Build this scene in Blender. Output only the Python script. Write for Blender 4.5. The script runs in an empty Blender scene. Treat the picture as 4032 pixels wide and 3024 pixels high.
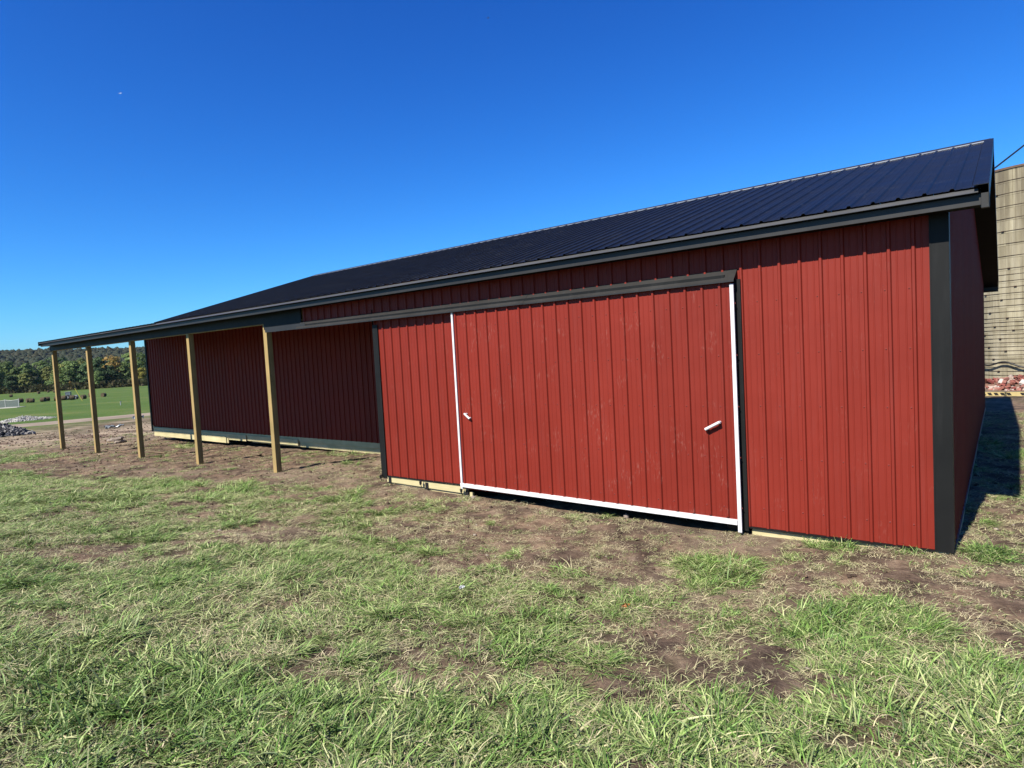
import bpy, bmesh, math, random
import numpy as np
from mathutils import Vector, Matrix, Euler

S = bpy.context.scene
COL = S.collection
rng = np.random.default_rng(7)
random.seed(7)

# ------------------------------------------------------------------ camera
CAMP = Vector((0.459, -8.064, 2.472))
YAW, PITCH, ROLL = 0.665, -0.054, -0.055
fwd = Vector((-math.sin(YAW)*math.cos(PITCH), math.cos(YAW)*math.cos(PITCH), math.sin(PITCH)))
rgt = Vector((math.cos(YAW), math.sin(YAW), 0)); upv = rgt.cross(fwd)
r2 = rgt*math.cos(ROLL)+upv*math.sin(ROLL); u2 = -rgt*math.sin(ROLL)+upv*math.cos(ROLL)
cd = bpy.data.cameras.new('camera'); cam = bpy.data.objects.new('camera', cd); COL.objects.link(cam)
cd.sensor_width = 36; cd.lens = 36*2476.5/4032; cd.clip_start = .05; cd.clip_end = 20000
cam.matrix_world = Matrix(((r2.x, u2.x, -fwd.x, CAMP.x), (r2.y, u2.y, -fwd.y, CAMP.y), (r2.z, u2.z, -fwd.z, CAMP.z), (0, 0, 0, 1)))
S.camera = cam

# ------------------------------------------------------------------ light
LDIR = Vector((.07, .95, -1.0)).normalized()            # the way the sunlight travels
SUN_EL = math.asin(-LDIR.z)
SUN_AZ = math.atan2(-LDIR.x, -LDIR.y)                    # from +Y, clockwise
W = bpy.data.worlds.new('World'); S.world = W; W.use_nodes = True
nt = W.node_tree; nt.nodes.clear()
sky = nt.nodes.new('ShaderNodeTexSky'); sky.sky_type = 'NISHITA'; sky.sun_disc = False
sky.sun_elevation = SUN_EL; sky.sun_rotation = SUN_AZ; sky.altitude = 200
sky.air_density = 1.0; sky.dust_density = .45; sky.ozone_density = 4.2
# the phone's contrasty, saturated rendering of a clear sky: one tone curve per channel over the whole dome
sep = nt.nodes.new('ShaderNodeSeparateColor'); hsv = nt.nodes.new('ShaderNodeCombineColor')
for ch_, (g_, k_, mx_) in enumerate(((1.84, .139, 7.0), (1.45, .502, 8.5), (1.10, 1.351, 12.0))):
    m1 = nt.nodes.new('ShaderNodeMath'); m1.operation = 'MINIMUM'; m1.inputs[1].default_value = mx_
    m2 = nt.nodes.new('ShaderNodeMath'); m2.operation = 'POWER'; m2.inputs[1].default_value = g_
    m3 = nt.nodes.new('ShaderNodeMath'); m3.operation = 'MULTIPLY'; m3.inputs[1].default_value = k_
    nt.links.new(sep.outputs[ch_], m1.inputs[0]); nt.links.new(m1.outputs[0], m2.inputs[0]); nt.links.new(m2.outputs[0], m3.inputs[0]); nt.links.new(m3.outputs[0], hsv.inputs[ch_])
bg = nt.nodes.new('ShaderNodeBackground'); bg.inputs['Strength'].default_value = .05
wo = nt.nodes.new('ShaderNodeOutputWorld')
nt.links.new(sky.outputs[0], sep.inputs[0]); nt.links.new(hsv.outputs[0], bg.inputs['Color']); nt.links.new(bg.outputs[0], wo.inputs[0])
sl = bpy.data.lights.new('sun', 'SUN'); sl.energy = 5.0; sl.angle = math.radians(.53); sl.color = (1, .93, .82)
so = bpy.data.objects.new('sun', sl); COL.objects.link(so); so.location = (0, -20, 30)
so.rotation_euler = LDIR.to_track_quat('-Z', 'Y').to_euler()
S.view_settings.view_transform = 'Standard'; S.view_settings.look = 'None'
S.view_settings.exposure = 1.2; S.view_settings.gamma = 1
S.view_settings.use_curve_mapping = False
S.render.engine = 'CYCLES'
S.cycles.max_bounces = 6; S.cycles.diffuse_bounces = 3; S.cycles.transparent_max_bounces = 4

# ------------------------------------------------------------------ helpers
def smooth(a, b, x):
    t = np.clip((x-a)/(b-a), 0, 1); return t*t*(3-2*t)

_T = rng.random((256, 256))
def vnoise(x, y):
    x = np.asarray(x, float); y = np.asarray(y, float)
    xi = np.floor(x).astype(int); yi = np.floor(y).astype(int); fx = x-xi; fy = y-yi
    fx = fx*fx*(3-2*fx); fy = fy*fy*(3-2*fy)
    a = _T[xi & 255, yi & 255]; b = _T[(xi+1) & 255, yi & 255]; c = _T[xi & 255, (yi+1) & 255]; d = _T[(xi+1) & 255, (yi+1) & 255]
    return (a*(1-fx)+b*fx)*(1-fy)+(c*(1-fx)+d*fx)*fy
def fbm(x, y, o=4):
    s = 0; a = .5; n = 0
    for k in range(o):
        s = s+a*vnoise(x*2**k+17.3*k, y*2**k+9.1*k); n += a; a *= .5
    return s/n

def mesh_np(name, V, F, mat=None, smooth_sh=False):
    me = bpy.data.meshes.new(name)
    me.from_pydata([tuple(v) for v in V], [], [tuple(f) for f in F])
    if smooth_sh: me.polygons.foreach_set('use_smooth', [True]*len(me.polygons))
    if mat: me.materials.append(mat)
    me.update(); return me
def link(name, me, parent=None, loc=(0, 0, 0), rot=(0, 0, 0)):
    o = bpy.data.objects.new(name, me); COL.objects.link(o)
    o.location = loc; o.rotation_euler = rot
    if parent: o.parent = parent
    return o
def tag(o, label=None, cat=None, group=None, kind=None):
    if label: o['label'] = label
    if cat: o['category'] = cat
    if group: o['group'] = group
    if kind: o['kind'] = kind
    return o
def thing(name, label, cat, loc=(0, 0, 0), rz=0, group=None):
    o = bpy.data.objects.new(name, None); COL.objects.link(o); o.location = loc; o.rotation_euler = (0, 0, rz)
    o.empty_display_size = .2
    return tag(o, label, cat, group)

class MB:
    """collects shapes into one mesh"""
    def __init__(s): s.V = []; s.F = []; s.sm = []
    def add(s, V, F, sm=False):
        n = len(s.V); s.V += [tuple(v) for v in V]; s.F += [tuple(i+n for i in f) for f in F]; s.sm += [sm]*len(F); return s
    def box(s, x0, x1, y0, y1, z0, z1, dz=0.0, ch=0.0):
        # dz: extra height per metre of x (tilt); ch: chamfer on the long edges is left out of thin sheets
        V = [(x, y, z+dz*x) for x in (x0, x1) for y in (y0, y1) for z in (z0, z1)]
        F = [(0, 1, 3, 2), (4, 6, 7, 5), (0, 4, 5, 1), (2, 3, 7, 6), (0, 2, 6, 4), (1, 5, 7, 3)]
        return s.add(V, F)
    def prism_x(s, prof, x0, x1, dz=0.0, caps=True):
        n = len(prof); V = [(x, y, z+dz*x) for x in (x0, x1) for y, z in prof]
        F = [(i, (i+1) % n, n+(i+1) % n, n+i) for i in range(n)]
        if caps: F += [tuple(range(n))[::-1], tuple(range(n, 2*n))]
        return s.add(V, F)
    def tube(s, pts, rad, n=8, caps=True):
        pts = [Vector(p) for p in pts]; V = []; F = []
        for i, p in enumerate(pts):
            a = pts[max(i-1, 0)]; b = pts[min(i+1, len(pts)-1)]; d = (b-a).normalized()
            q = Vector((0, 0, 1)) if abs(d.z) < .9 else Vector((1, 0, 0))
            e1 = d.cross(q).normalized(); e2 = d.cross(e1)
            rr = rad[i] if isinstance(rad, (list, tuple)) else rad
            for k in range(n):
                t = 2*math.pi*k/n; V.append(p+e1*rr*math.cos(t)+e2*rr*math.sin(t))
        for i in range(len(pts)-1):
            for k in range(n): F.append((i*n+k, i*n+(k+1) % n, (i+1)*n+(k+1) % n, (i+1)*n+k))
        if caps: F += [tuple(range(n))[::-1], tuple(range((len(pts)-1)*n, len(pts)*n))]
        return s.add(V, F, True)
    def build(s, name, mat, parent=None, loc=(0, 0, 0), rot=(0, 0, 0), bevel=0):
        me = mesh_np(name, s.V, s.F, mat)
        me.polygons.foreach_set('use_smooth', s.sm)
        bm = bmesh.new(); bm.from_mesh(me); bmesh.ops.recalc_face_normals(bm, faces=bm.faces)
        if bevel: bmesh.ops.bevel(bm, geom=list(bm.edges), offset=bevel, segments=1, affect='EDGES')
        bm.to_mesh(me); bm.free()
        if any(s.sm):
            me.set_sharp_from_angle(angle=math.radians(40))
        return link(name, me, parent, loc, rot)

# ------------------------------------------------------------------ materials
def new_mat(name):
    m = bpy.data.materials.new(name); m.use_nodes = True
    n = m.node_tree.nodes; b = n['Principled BSDF']; return m, n, m.node_tree.links, b
def nnode(n, t, **kw):
    x = n.new(t)
    for k, v in kw.items(): setattr(x, k, v)
    return x
def ramp(n, stops, interp='LINEAR'):
    r = n.new('ShaderNodeValToRGB'); r.color_ramp.interpolation = interp
    el = r.color_ramp.elements
    while len(el) < len(stops): el.new(.5)
    for e, (p, c) in zip(el, stops):
        e.position = p; e.color = (*c, 1) if len(c) == 3 else c
    return r
def noise(n, l, vec, scale, detail=4, rough=.5, dist=0):
    t = n.new('ShaderNodeTexNoise'); t.inputs['Scale'].default_value = scale; t.inputs['Detail'].default_value = detail
    t.inputs['Roughness'].default_value = rough; t.inputs['Distortion'].default_value = dist
    if vec is not None: l.new(vec, t.inputs['Vector'])
    return t
def mapping(n, l, src, scale=(1, 1, 1)):
    m = n.new('ShaderNodeMapping'); m.inputs['Scale'].default_value = scale; l.new(src, m.inputs['Vector']); return m.outputs[0]
def mixc(n, l, fac, a, b, mode='MIX'):
    m = n.new('ShaderNodeMix'); m.data_type = 'RGBA'; m.blend_type = mode
    for sock, v in ((m.inputs[0], fac), (m.inputs[6], a), (m.inputs[7], b)):
        if isinstance(v, (int, float)): sock.default_value = v
        elif isinstance(v, tuple): sock.default_value = (*v, 1)
        else: l.new(v, sock)
    return m.outputs[2]
def bump(n, l, h, strength, dist, b):
    x = n.new('ShaderNodeBump'); x.inputs['Strength'].default_value = strength; x.inputs['Distance'].default_value = dist
    l.new(h, x.inputs['Height']); l.new(x.outputs[0], b.inputs['Normal'])

def painted_metal(name, base, rough=.42, var=.12, scuff=0, scol=(.27, .13, .105), streak=.0, metallic=0.0, spec=.5, oil=.15):
    m, n, l, b = new_mat(name)
    geo = n.new('ShaderNodeNewGeometry'); P = geo.outputs['Position']
    t = noise(n, l, P, 1.3, 5, .6)
    dark = tuple(c*(1-var) for c in base); lite = tuple(min(1, c*(1+var)) for c in base)
    r = ramp(n, [(.3, dark), (.7, lite)]); l.new(t.outputs[0], r.inputs[0]); c = r.outputs[0]
    info = n.new('ShaderNodeObjectInfo')
    mv = nnode(n, 'ShaderNodeMapRange'); mv.inputs[3].default_value = .93; mv.inputs[4].default_value = 1.06
    l.new(info.outputs['Random'], mv.inputs[0])
    cm = n.new('ShaderNodeCombineColor'); [l.new(mv.outputs[0], cm.inputs[i]) for i in range(3)]
    c = mixc(n, l, 1.0, c, cm.outputs[0], 'MULTIPLY')
    # dust and splashed soil
    t2 = noise(n, l, mapping(n, l, P, (9, 9, .7)), 1.2, 5, .7)
    r2_ = ramp(n, [(.52, (0, 0, 0)), (.8, (1, 1, 1))]); l.new(t2.outputs[0], r2_.inputs[0])
    f = nnode(n, 'ShaderNodeMath', operation='MULTIPLY'); l.new(r2_.outputs[0], f.inputs[0]); f.inputs[1].default_value = .10
    c = mixc(n, l, f.outputs[0], c, tuple(min(1, x*.6+.06) for x in base))
    if scuff:
        # rubbed paint: short pale vertical scratches, gathered in patches
        a = noise(n, l, mapping(n, l, P, (60, 60, 13)), 1.0, 3, .6)
        g = noise(n, l, mapping(n, l, P, (4.2, 4.2, 3.0)), 1.0, 2, .5)
        ra = ramp(n, [(.56, (0, 0, 0)), (.63, (1, 1, 1))]); l.new(a.outputs[0], ra.inputs[0])
        rg = ramp(n, [(.57, (0, 0, 0)), (.64, (1, 1, 1))]); l.new(g.outputs[0], rg.inputs[0])
        q = nnode(n, 'ShaderNodeMath', operation='MULTIPLY'); l.new(ra.outputs[0], q.inputs[0]); l.new(rg.outputs[0], q.inputs[1])
        q2 = nnode(n, 'ShaderNodeMath', operation='MULTIPLY'); l.new(q.outputs[0], q2.inputs[0]); q2.inputs[1].default_value = scuff
        c = mixc(n, l, q2.outputs[0], c, scol)
    l.new(c, b.inputs['Base Color'])
    rr = nnode(n, 'ShaderNodeMapRange'); rr.inputs[3].default_value = rough-.07; rr.inputs[4].default_value = rough+.1
    l.new(t.outputs[0], rr.inputs[0]); l.new(rr.outputs[0], b.inputs['Roughness'])
    b.inputs['Metallic'].default_value = metallic; b.inputs['Specular IOR Level'].default_value = spec
    # oil canning: the flats of thin sheets are never truly flat
    o = noise(n, l, mapping(n, l, P, (2.2, 2.2, .8)), 1.6, 2, .5)
    fine = noise(n, l, P, 260, 2, .5)
    ad = nnode(n, 'ShaderNodeMath', operation='MULTIPLY_ADD'); l.new(fine.outputs[0], ad.inputs[0]); ad.inputs[1].default_value = .02; l.new(o.outputs[0], ad.inputs[2])
    bump(n, l, ad.outputs[0], oil, .05, b)
    return m

RED = painted_metal('red_paint', (0.138, 0.01537, 0.009), .50, .07, .10, spec=.16)
REDDOOR = painted_metal('red_paint_scuffed', (0.138, 0.01537, 0.009), .50, .07, .22, spec=.16)
BLACK = painted_metal('black_trim_paint', (0.0072, 0.0075, 0.0074), .5, .15, spec=.14)
FASCIA = painted_metal('charcoal_trim_paint', (0.0160, 0.0158, 0.0155), .45, .15, spec=.3)
DRIP = painted_metal('grey_drip_metal', (0.047, 0.048, 0.049), .3, .1)
ROOF = painted_metal('black_roof_paint', (0.0058, 0.0060, 0.0062), .40, .2, .16, scol=(.16, .17, .19), oil=.06, spec=.16)
SOFFIT = painted_metal('matt_black_soffit', (0.006, 0.006, 0.006), .8, .1, spec=.08)
WHITE = painted_metal('white_trim_paint', (0.47, 0.47, 0.475), .4, .03, 0, oil=.04)
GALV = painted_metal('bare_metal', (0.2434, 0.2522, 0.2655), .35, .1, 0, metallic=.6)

def wood(name, a, bcol, scale=(3, 40, 40), rough=.75):
    m, n, l, b = new_mat(name)
    tc = n.new('ShaderNodeTexCoord'); P = tc.outputs['Object']
    t = noise(n, l, mapping(n, l, P, scale), 1.0, 6, .65, .6)
    r = ramp(n, [(.3, bcol), (.68, a)]); l.new(t.outputs[0], r.inputs[0])
    t2 = noise(n, l, mapping(n, l, P, (1.1, 1.1, 1.1)), 1.4, 3, .5)
    r2_ = ramp(n, [(.35, (.75, .78, .70)), (.7, (1.1, 1.05, 1.0))]); l.new(t2.outputs[0], r2_.inputs[0])
    c = mixc(n, l, 1.0, r.outputs[0], r2_.outputs[0], 'MULTIPLY')
    k = nnode(n, 'ShaderNodeTexVoronoi'); k.inputs['Scale'].default_value = 2.1; l.new(mapping(n, l, P, (1.2, 3, 3)), k.inputs['Vector'])
    kr = ramp(n, [(.05, (1, 1, 1)), (.10, (0, 0, 0))]); l.new(k.outputs['Distance'], kr.inputs[0])
    kf = nnode(n, 'ShaderNodeMath', operation='MULTIPLY'); l.new(kr.outputs[0], kf.inputs[0]); kf.inputs[1].default_value = .55
    c = mixc(n, l, kf.outputs[0], c, tuple(x*.35 for x in bcol))
    l.new(c, b.inputs['Base Color']); b.inputs['Roughness'].default_value = rough; b.inputs['Specular IOR Level'].default_value = .25
    bump(n, l, t.outputs[0], .25, .01, b)
    return m
POST = wood('treated_post_wood', (0.30, 0.222, 0.098), (0.215, 0.150, 0.062), (40, 40, 2.2))
SKIRT = wood('treated_board_wood', (0.46, 0.41, 0.255), (0.38, 0.325, 0.18), (2.2, 40, 40))
RAWWOOD = wood('old_wood', (0.1605, 0.118, 0.07552), (0.0944, 0.06608, 0.04248), (2.2, 30, 30))

def plain(name, c, rough=.7, var=.25, scale=6, bumps=.3, metallic=0):
    m, n, l, b = new_mat(name)
    tc = n.new('ShaderNodeTexCoord')
    t = noise(n, l, tc.outputs['Object'], scale, 5, .6)
    r = ramp(n, [(.3, tuple(x*(1-var) for x in c)), (.7, tuple(min(1, x*(1+var)) for x in c))]); l.new(t.outputs[0], r.inputs[0])
    l.new(r.outputs[0], b.inputs['Base Color']); b.inputs['Roughness'].default_value = rough; b.inputs['Metallic'].default_value = metallic
    b.inputs['Specular IOR Level'].default_value = .3
    if bumps: bump(n, l, t.outputs[0], bumps, .02, b)
    return m
RUBBER = plain('black_rubber', (0.00885, 0.00885, 0.009735), .5)

# ------------------------------------------------------------------ terrain
def gh(x, y):
    x = np.asarray(x, float); y = np.asarray(y, float)
    h = np.interp(x, [-3000, -1000, -700, -453, -215, -100, -55, -27.9, -24.4, -20.8, -17, -13.1, -9.2, -7, -5, -2.2, 0, 3, 40, 400],
                     [-8, -8, -8, -7.6, -4.9, -2.1, -1.0, -.33, -.275, -.24, -.175, -.07, -.015, -.05, -.075, -.06, .02, .06, .1, -1.5])
    h = h+.6*smooth(-1.0, -8.0, y)*smooth(-40, -14, x)
    h = h-.04*np.clip(y, 0, 4)*smooth(-8.6, -9.6, x)
    h = h-1.0*smooth(15, 46, y)*smooth(-40, 0, x)
    return h

# bare-soil (D) and lush (G) patches: centre x, y and two half-axes on the ground
PATCH = [('D',-3.48,-1.80,1.07,0.67,0.55,-0.91),('D',-2.76,-0.62,0.82,0.39,0.23,-0.54),('D',-4.71,-3.01,0.41,0.34,0.38,-0.38),
('D',-7.52,-3.41,0.47,0.48,0.48,-0.29),('D',-19.29,-0.89,4.88,1.77,3.40,-1.32),('D',-12.94,0.37,3.11,1.10,1.77,-1.17),
('D',-1.72,-3.59,0.26,0.19,0.19,-0.40),('D',-0.93,-3.83,0.35,0.26,0.12,-0.38),('D',-2.21,-3.38,0.22,0.17,0.15,-0.28),
('D',-3.54,-5.48,0.15,0.13,0.12,-0.08),('D',-0.55,-3.83,0.24,0.18,0.04,-0.20),('D',0.31,-1.23,0.29,0.16,0.01,-0.31),
('D',0.60,2.18,0.35,0.11,0.00,-0.75),('D',-0.66,-4.83,0.23,0.18,0.05,-0.15),('D',-10.98,-3.03,0.52,0.40,0.56,-0.25),
('D',-5.61,0.02,0.81,0.42,0.32,-0.43),('D',-4.4,-1.1,1.9,.9,.25,-.75),('D',.45,-1.7,.5,.25,.05,-.45),('D',-6.4,-1.9,0.5,0.3,0.2,-0.3),
('G',-2.49,-4.46,0.24,0.21,0.27,-0.35),('G',-0.52,-2.43,0.55,0.35,0.12,-0.70),('G',-4.25,-6.53,0.75,0.56,0.98,-0.35),
('G',0.22,-3.51,0.38,0.29,0.04,-0.95),('G',-0.84,-5.03,0.48,0.37,0.09,-0.23),('G',-3.30,-2.48,0.18,0.13,0.16,-0.24),
('G',-1.97,-1.48,0.43,0.22,0.22,-0.62),('G',-1.18,0.0,0.28,0.11,0.04,-0.23),('G',-2.57,-6.08,0.83,0.63,0.40,-0.28),
('G',-2.71,-3.78,0.18,0.16,0.14,-0.20),('G',-2.31,-3.12,0.20,0.16,0.14,-0.26),
('G',-1.39,-5.38,0.30,0.22,0.16,-0.25),('G',.35,.15,.22,.1,.05,-.3)]
def patches(x, y, kind):
    out = np.zeros_like(np.asarray(x, float))
    for k, cx, cy, ax, ay, bx, by in PATCH:
        if k != kind: continue
        det = ax*by-ay*bx
        u = ((x-cx)*by-(y-cy)*bx)/det; v = ((y-cy)*ax-(x-cx)*ay)/det
        out = np.maximum(out, 1-smooth(.55, 1.35, np.sqrt(u*u+v*v)+.55*(fbm(x*3.1, y*3.1, 3)-.5)))
    return out
def veg(x, y):
    """0 bare soil .. 1 thick grass"""
    n = fbm(x*.9+3, y*.9+8, 4); n2 = fbm(x*3.3, y*3.3, 3)
    base = .58+1.3*(n-.5)+.95*(n2-.5)
    base = base-.30*smooth(-2.9, -1.4, y)*smooth(-9, -6, x)         # thinner near the front wall
    base = base+.08*smooth(-2.6, -4.4, y)*smooth(.5, -1.5, x)        # thicker away from the traffic
    d = patches(x, y, 'D'); g = patches(x, y, 'G')
    under = smooth(-.9-.8*smooth(-12, -22, x), .1, y)*smooth(-8.8, -9.6, x)*(1-smooth(4, 8, y)*0)*smooth(-44, -33, x)
    under = np.clip(under*(1.25-.9*smooth(.55, .75, n)), 0, 1)
    v = base*(1-.92*d); v = v*(1-.95*under); v = np.maximum(v, .95*g*(1-under))
    return np.clip(v, 0, 1)

def axis(lo, hi, step, far_lo, far_hi, grow):
    a = list(np.arange(lo, hi+1e-6, step)); s = step
    while a[-1] < far_hi: s *= grow; a.append(a[-1]+s)
    b = [lo]; s = step
    while b[-1] > far_lo: s *= grow; b.append(b[-1]-s)
    return np.array(b[:0:-1]+a)
def grid_mesh(name, X, Y, Z, mat, attrs=None):
    nx, ny = X.shape
    me = bpy.data.meshes.new(name)
    V = np.stack([X, Y, Z], -1).reshape(-1, 3)
    I = np.arange(nx*ny).reshape(nx, ny)
    Q = np.stack([I[:-1, :-1], I[1:, :-1], I[1:, 1:], I[:-1, 1:]], -1).reshape(-1, 4)
    me.vertices.add(len(V)); me.vertices.foreach_set('co', V.ravel())
    me.loops.add(Q.size); me.loops.foreach_set('vertex_index', Q.ravel().astype(np.int32))
    me.polygons.add(len(Q)); me.polygons.foreach_set('loop_start', np.arange(0, Q.size, 4, dtype=np.int32))
    me.polygons.foreach_set('use_smooth', np.ones(len(Q), bool))
    for k, v in (attrs or {}).items():
        a = me.attributes.new(k, 'FLOAT', 'POINT'); a.data.foreach_set('value', v.ravel().astype(np.float32))
    me.update(calc_edges=True); me.validate(); me.materials.append(mat)
    return me

def ground_mat():
    m, n, l, b = new_mat('ground_soil_and_field')
    geo = n.new('ShaderNodeNewGeometry'); P = geo.outputs['Position']
    at = nnode(n, 'ShaderNodeAttribute'); at.attribute_name = 'veg'
    af = nnode(n, 'ShaderNodeAttribute'); af.attribute_name = 'field'
    a = noise(n, l, P, 5.5, 8, .65)
    soil = ramp(n, [(.30, (0.0466, 0.0325, 0.0241)), (.45, (0.0979, 0.0700, 0.0502)), (.60, (0.1492, 0.1114, 0.0803)), (.78, (0.2425, 0.1922, 0.1404))]); l.new(a.outputs[0], soil.inputs[0])
    big = noise(n, l, P, .45, 4, .6)
    br = ramp(n, [(.3, (.72, .70, .70)), (.7, (1.2, 1.14, 1.1))]); l.new(big.outputs[0], br.inputs[0])
    sc = mixc(n, l, 1.0, soil.outputs[0], br.outputs[0], 'MULTIPLY')
    dk = noise(n, l, P, 1.7, 5, .62, .6); dr = ramp(n, [(.36, (.42, .40, .42)), (.5, (.95, .95, .95)), (.66, (1.45, 1.42, 1.35))]); l.new(dk.outputs[0], dr.inputs[0])
    sc = mixc(n, l, 1.0, sc, dr.outputs[0], 'MULTIPLY')
    # straw bits lying on the soil
    st = noise(n, l, mapping(n, l, P, (16, 42, 20)), 1.0, 4, .7, 2.5)
    sr = ramp(n, [(.60, (0, 0, 0)), (.68, (1, 1, 1))]); l.new(st.outputs[0], sr.inputs[0])
    sf = nnode(n, 'ShaderNodeMath', operation='MULTIPLY'); l.new(sr.outputs[0], sf.inputs[0]); sf.inputs[1].default_value = .5
    sc = mixc(n, l, sf.outputs[0], sc, (.21, .16, .095))
    # thatch under the grass
    gth = noise(n, l, mapping(n, l, P, (30, 30, 30)), 1.0, 5, .7, 1.5)
    gr = ramp(n, [(.3, (0.0234, 0.0216, 0.0099)), (.5, (0.0558, 0.0504, 0.0234)), (.7, (0.1215, 0.1008, 0.0558))]); l.new(gth.outputs[0], gr.inputs[0])
    mat_ = noise(n, l, P, 2.3, 4, .6, .5); mr = ramp(n, [(.54, (0, 0, 0)), (.66, (.75, .75, .75))]); l.new(mat_.outputs[0], mr.inputs[0])
    hay_ = noise(n, l, mapping(n, l, P, (26, 60, 30)), 1.0, 5, .7, 3.0); hr = ramp(n, [(.3, (.10, .072, .042)), (.5, (.22, .165, .10)), (.7, (.34, .26, .165))]); l.new(hay_.outputs[0], hr.inputs[0])
    gtc = mixc(n, l, mr.outputs[0], gr.outputs[0], hr.outputs[0])
    fac = ramp(n, [(.25, (0, 0, 0)), (.8, (1, 1, 1))]); l.new(at.outputs['Fac'], fac.inputs[0])
    ap = nnode(n, 'ShaderNodeAttribute'); ap.attribute_name = 'pale'
    sc = mixc(n, l, ap.outputs['Fac'], sc, (.235, .185, .13))
    c = mixc(n, l, fac.outputs[0], sc, gtc)
    # the mown field far off
    fn = noise(n, l, mapping(n, l, P, (.035, .10, .1)), 1.0, 6, .6, .4)
    fr = ramp(n, [(.32, (0.040, 0.074, 0.012)), (.55, (0.056, 0.092, 0.016)), (.74, (0.105, 0.110, 0.036))]); l.new(fn.outputs[0], fr.inputs[0])
    f2 = noise(n, l, P, 2.5, 5, .7)
    f2r = ramp(n, [(.3, (.75, .78, .7)), (.7, (1.2, 1.15, 1.2))]); l.new(f2.outputs[0], f2r.inputs[0])
    fc = mixc(n, l, 1.0, fr.outputs[0], f2r.outputs[0], 'MULTIPLY')
    c = mixc(n, l, af.outputs['Fac'], c, fc)
    l.new(c, b.inputs['Base Color']); b.inputs['Roughness'].default_value = .95; b.inputs['Specular IOR Level'].default_value = .15
    h = noise(n, l, P, 16, 9, .72)
    bump(n, l, h.outputs[0], .8, .05, b)
    return m
GROUND = ground_mat()
gx = axis(-33, 8, .085, -4500, 3000, 1.09); gy = axis(-10.8, 5, .085, -3000, 3000, 1.09)
GX, GY = np.meshgrid(gx, gy, indexing='ij')
VEG = veg(GX, GY)
nearw = smooth(-60, -34, GX)*smooth(60, 30, GY)*smooth(-40, -20, GY)*smooth(40, 15, GX)
rough = (fbm(GX*2.2, GY*2.2, 4)-.5)*.10+(fbm(GX*7, GY*7, 3)-.5)*.065*(1-.6*VEG)
rough *= nearw*(1-.75*smooth(.5, .0, np.abs(GY+.1))*smooth(-9.5, -8.5, GX)*(GX < .5))
FIELD = np.clip(smooth(-47, -60, GX+4*(fbm(GX*.08, GY*.08, 3)-.5)*4)+smooth(40, 80, GY), 0, 1)
PALE = np.clip(smooth(-25, -36, GX)*smooth(.36, .55, fbm(GX*.45+5, GY*.9, 4))*1.0+.35*smooth(.55, .7, fbm(GX*.5, GY*.5+30, 4)), 0, 1)
TER = gh(GX, GY)
far = smooth(-700, -1500, GX)
ridge = 63*smooth(-900, -1750, GX)*(.86+.30*fbm(GX*.0016+4, GY*.0035+2, 4)) + 60*smooth(-1900, -3200, GX)*fbm(GX*.001, GY*.002, 3)
TER = TER+ridge+rough
g = link('ground', grid_mesh('ground', GX, GY, TER, GROUND, {'veg': VEG, 'field': FIELD, 'pale': PALE})); tag(g, kind='structure')
def gz(x, y):
    return float(gh(x, y))+float((fbm(x*2.2, y*2.2, 4)-.5)*.10*smooth(-60, -34, x))

# wooded hills: the ground sheet rises there; a dark forest floor sheet lies on it
HILLM = plain('forest_floor', (0.00885, 0.01682, 0.00708), .95, .4, .02, 0)
hx = np.linspace(-3300, -950, 60); hy = np.linspace(-1400, 1700, 110); HX, HY = np.meshgrid(hx, hy, indexing='ij')
def ridge_h(x, y):
    return 63*smooth(-900, -1750, x)*(.86+.30*fbm(x*.0016+4, y*.0035+2, 4)) + 60*smooth(-1900, -3200, x)*fbm(x*.001, y*.002, 3)
hm = link('hills', grid_mesh('hills', HX, HY, gh(HX, HY)+ridge_h(HX, HY)+.8, HILLM)); tag(hm, kind='structure')

# ------------------------------------------------------------------ dirt road
ROADM = plain('pale_road_dirt', (0.1858, 0.146, 0.1062), .95, .25, .35, .3)
pts = [(-160, -60), (-110, -24), (-80, -8), (-66, 0), (-59, 7), (-55.5, 13), (-53.5, 20), (-54, 30), (-58, 48), (-70, 80), (-95, 130)]
P_ = np.array(pts, float); tt = np.linspace(0, len(P_)-1, 160)
cx = np.interp(tt, range(len(P_)), P_[:, 0]); cy = np.interp(tt, range(len(P_)), P_[:, 1])
k_ = np.ones(9)/9
cxs = np.convolve(np.pad(cx, 4, 'edge'), k_, 'valid'); cys = np.convolve(np.pad(cy, 4, 'edge'), k_, 'valid')
tx = np.gradient(cxs); ty = np.gradient(cys); ln = np.hypot(tx, ty); nx_, ny_ = -ty/ln, tx/ln
ww = np.linspace(-1, 1, 9)
wid = (2.7+.9*fbm(cxs*.3, cys*.3, 3))[:, None]
RX = cxs[:, None]+nx_[:, None]*ww*wid; RY = cys[:, None]+ny_[:, None]*ww*wid
RZ = gh(RX, RY)+.05-.05*np.abs(ww)**2
tag(link('dirt_road', grid_mesh('dirt_road', RX, RY, RZ, ROADM)), kind='structure')

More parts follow.
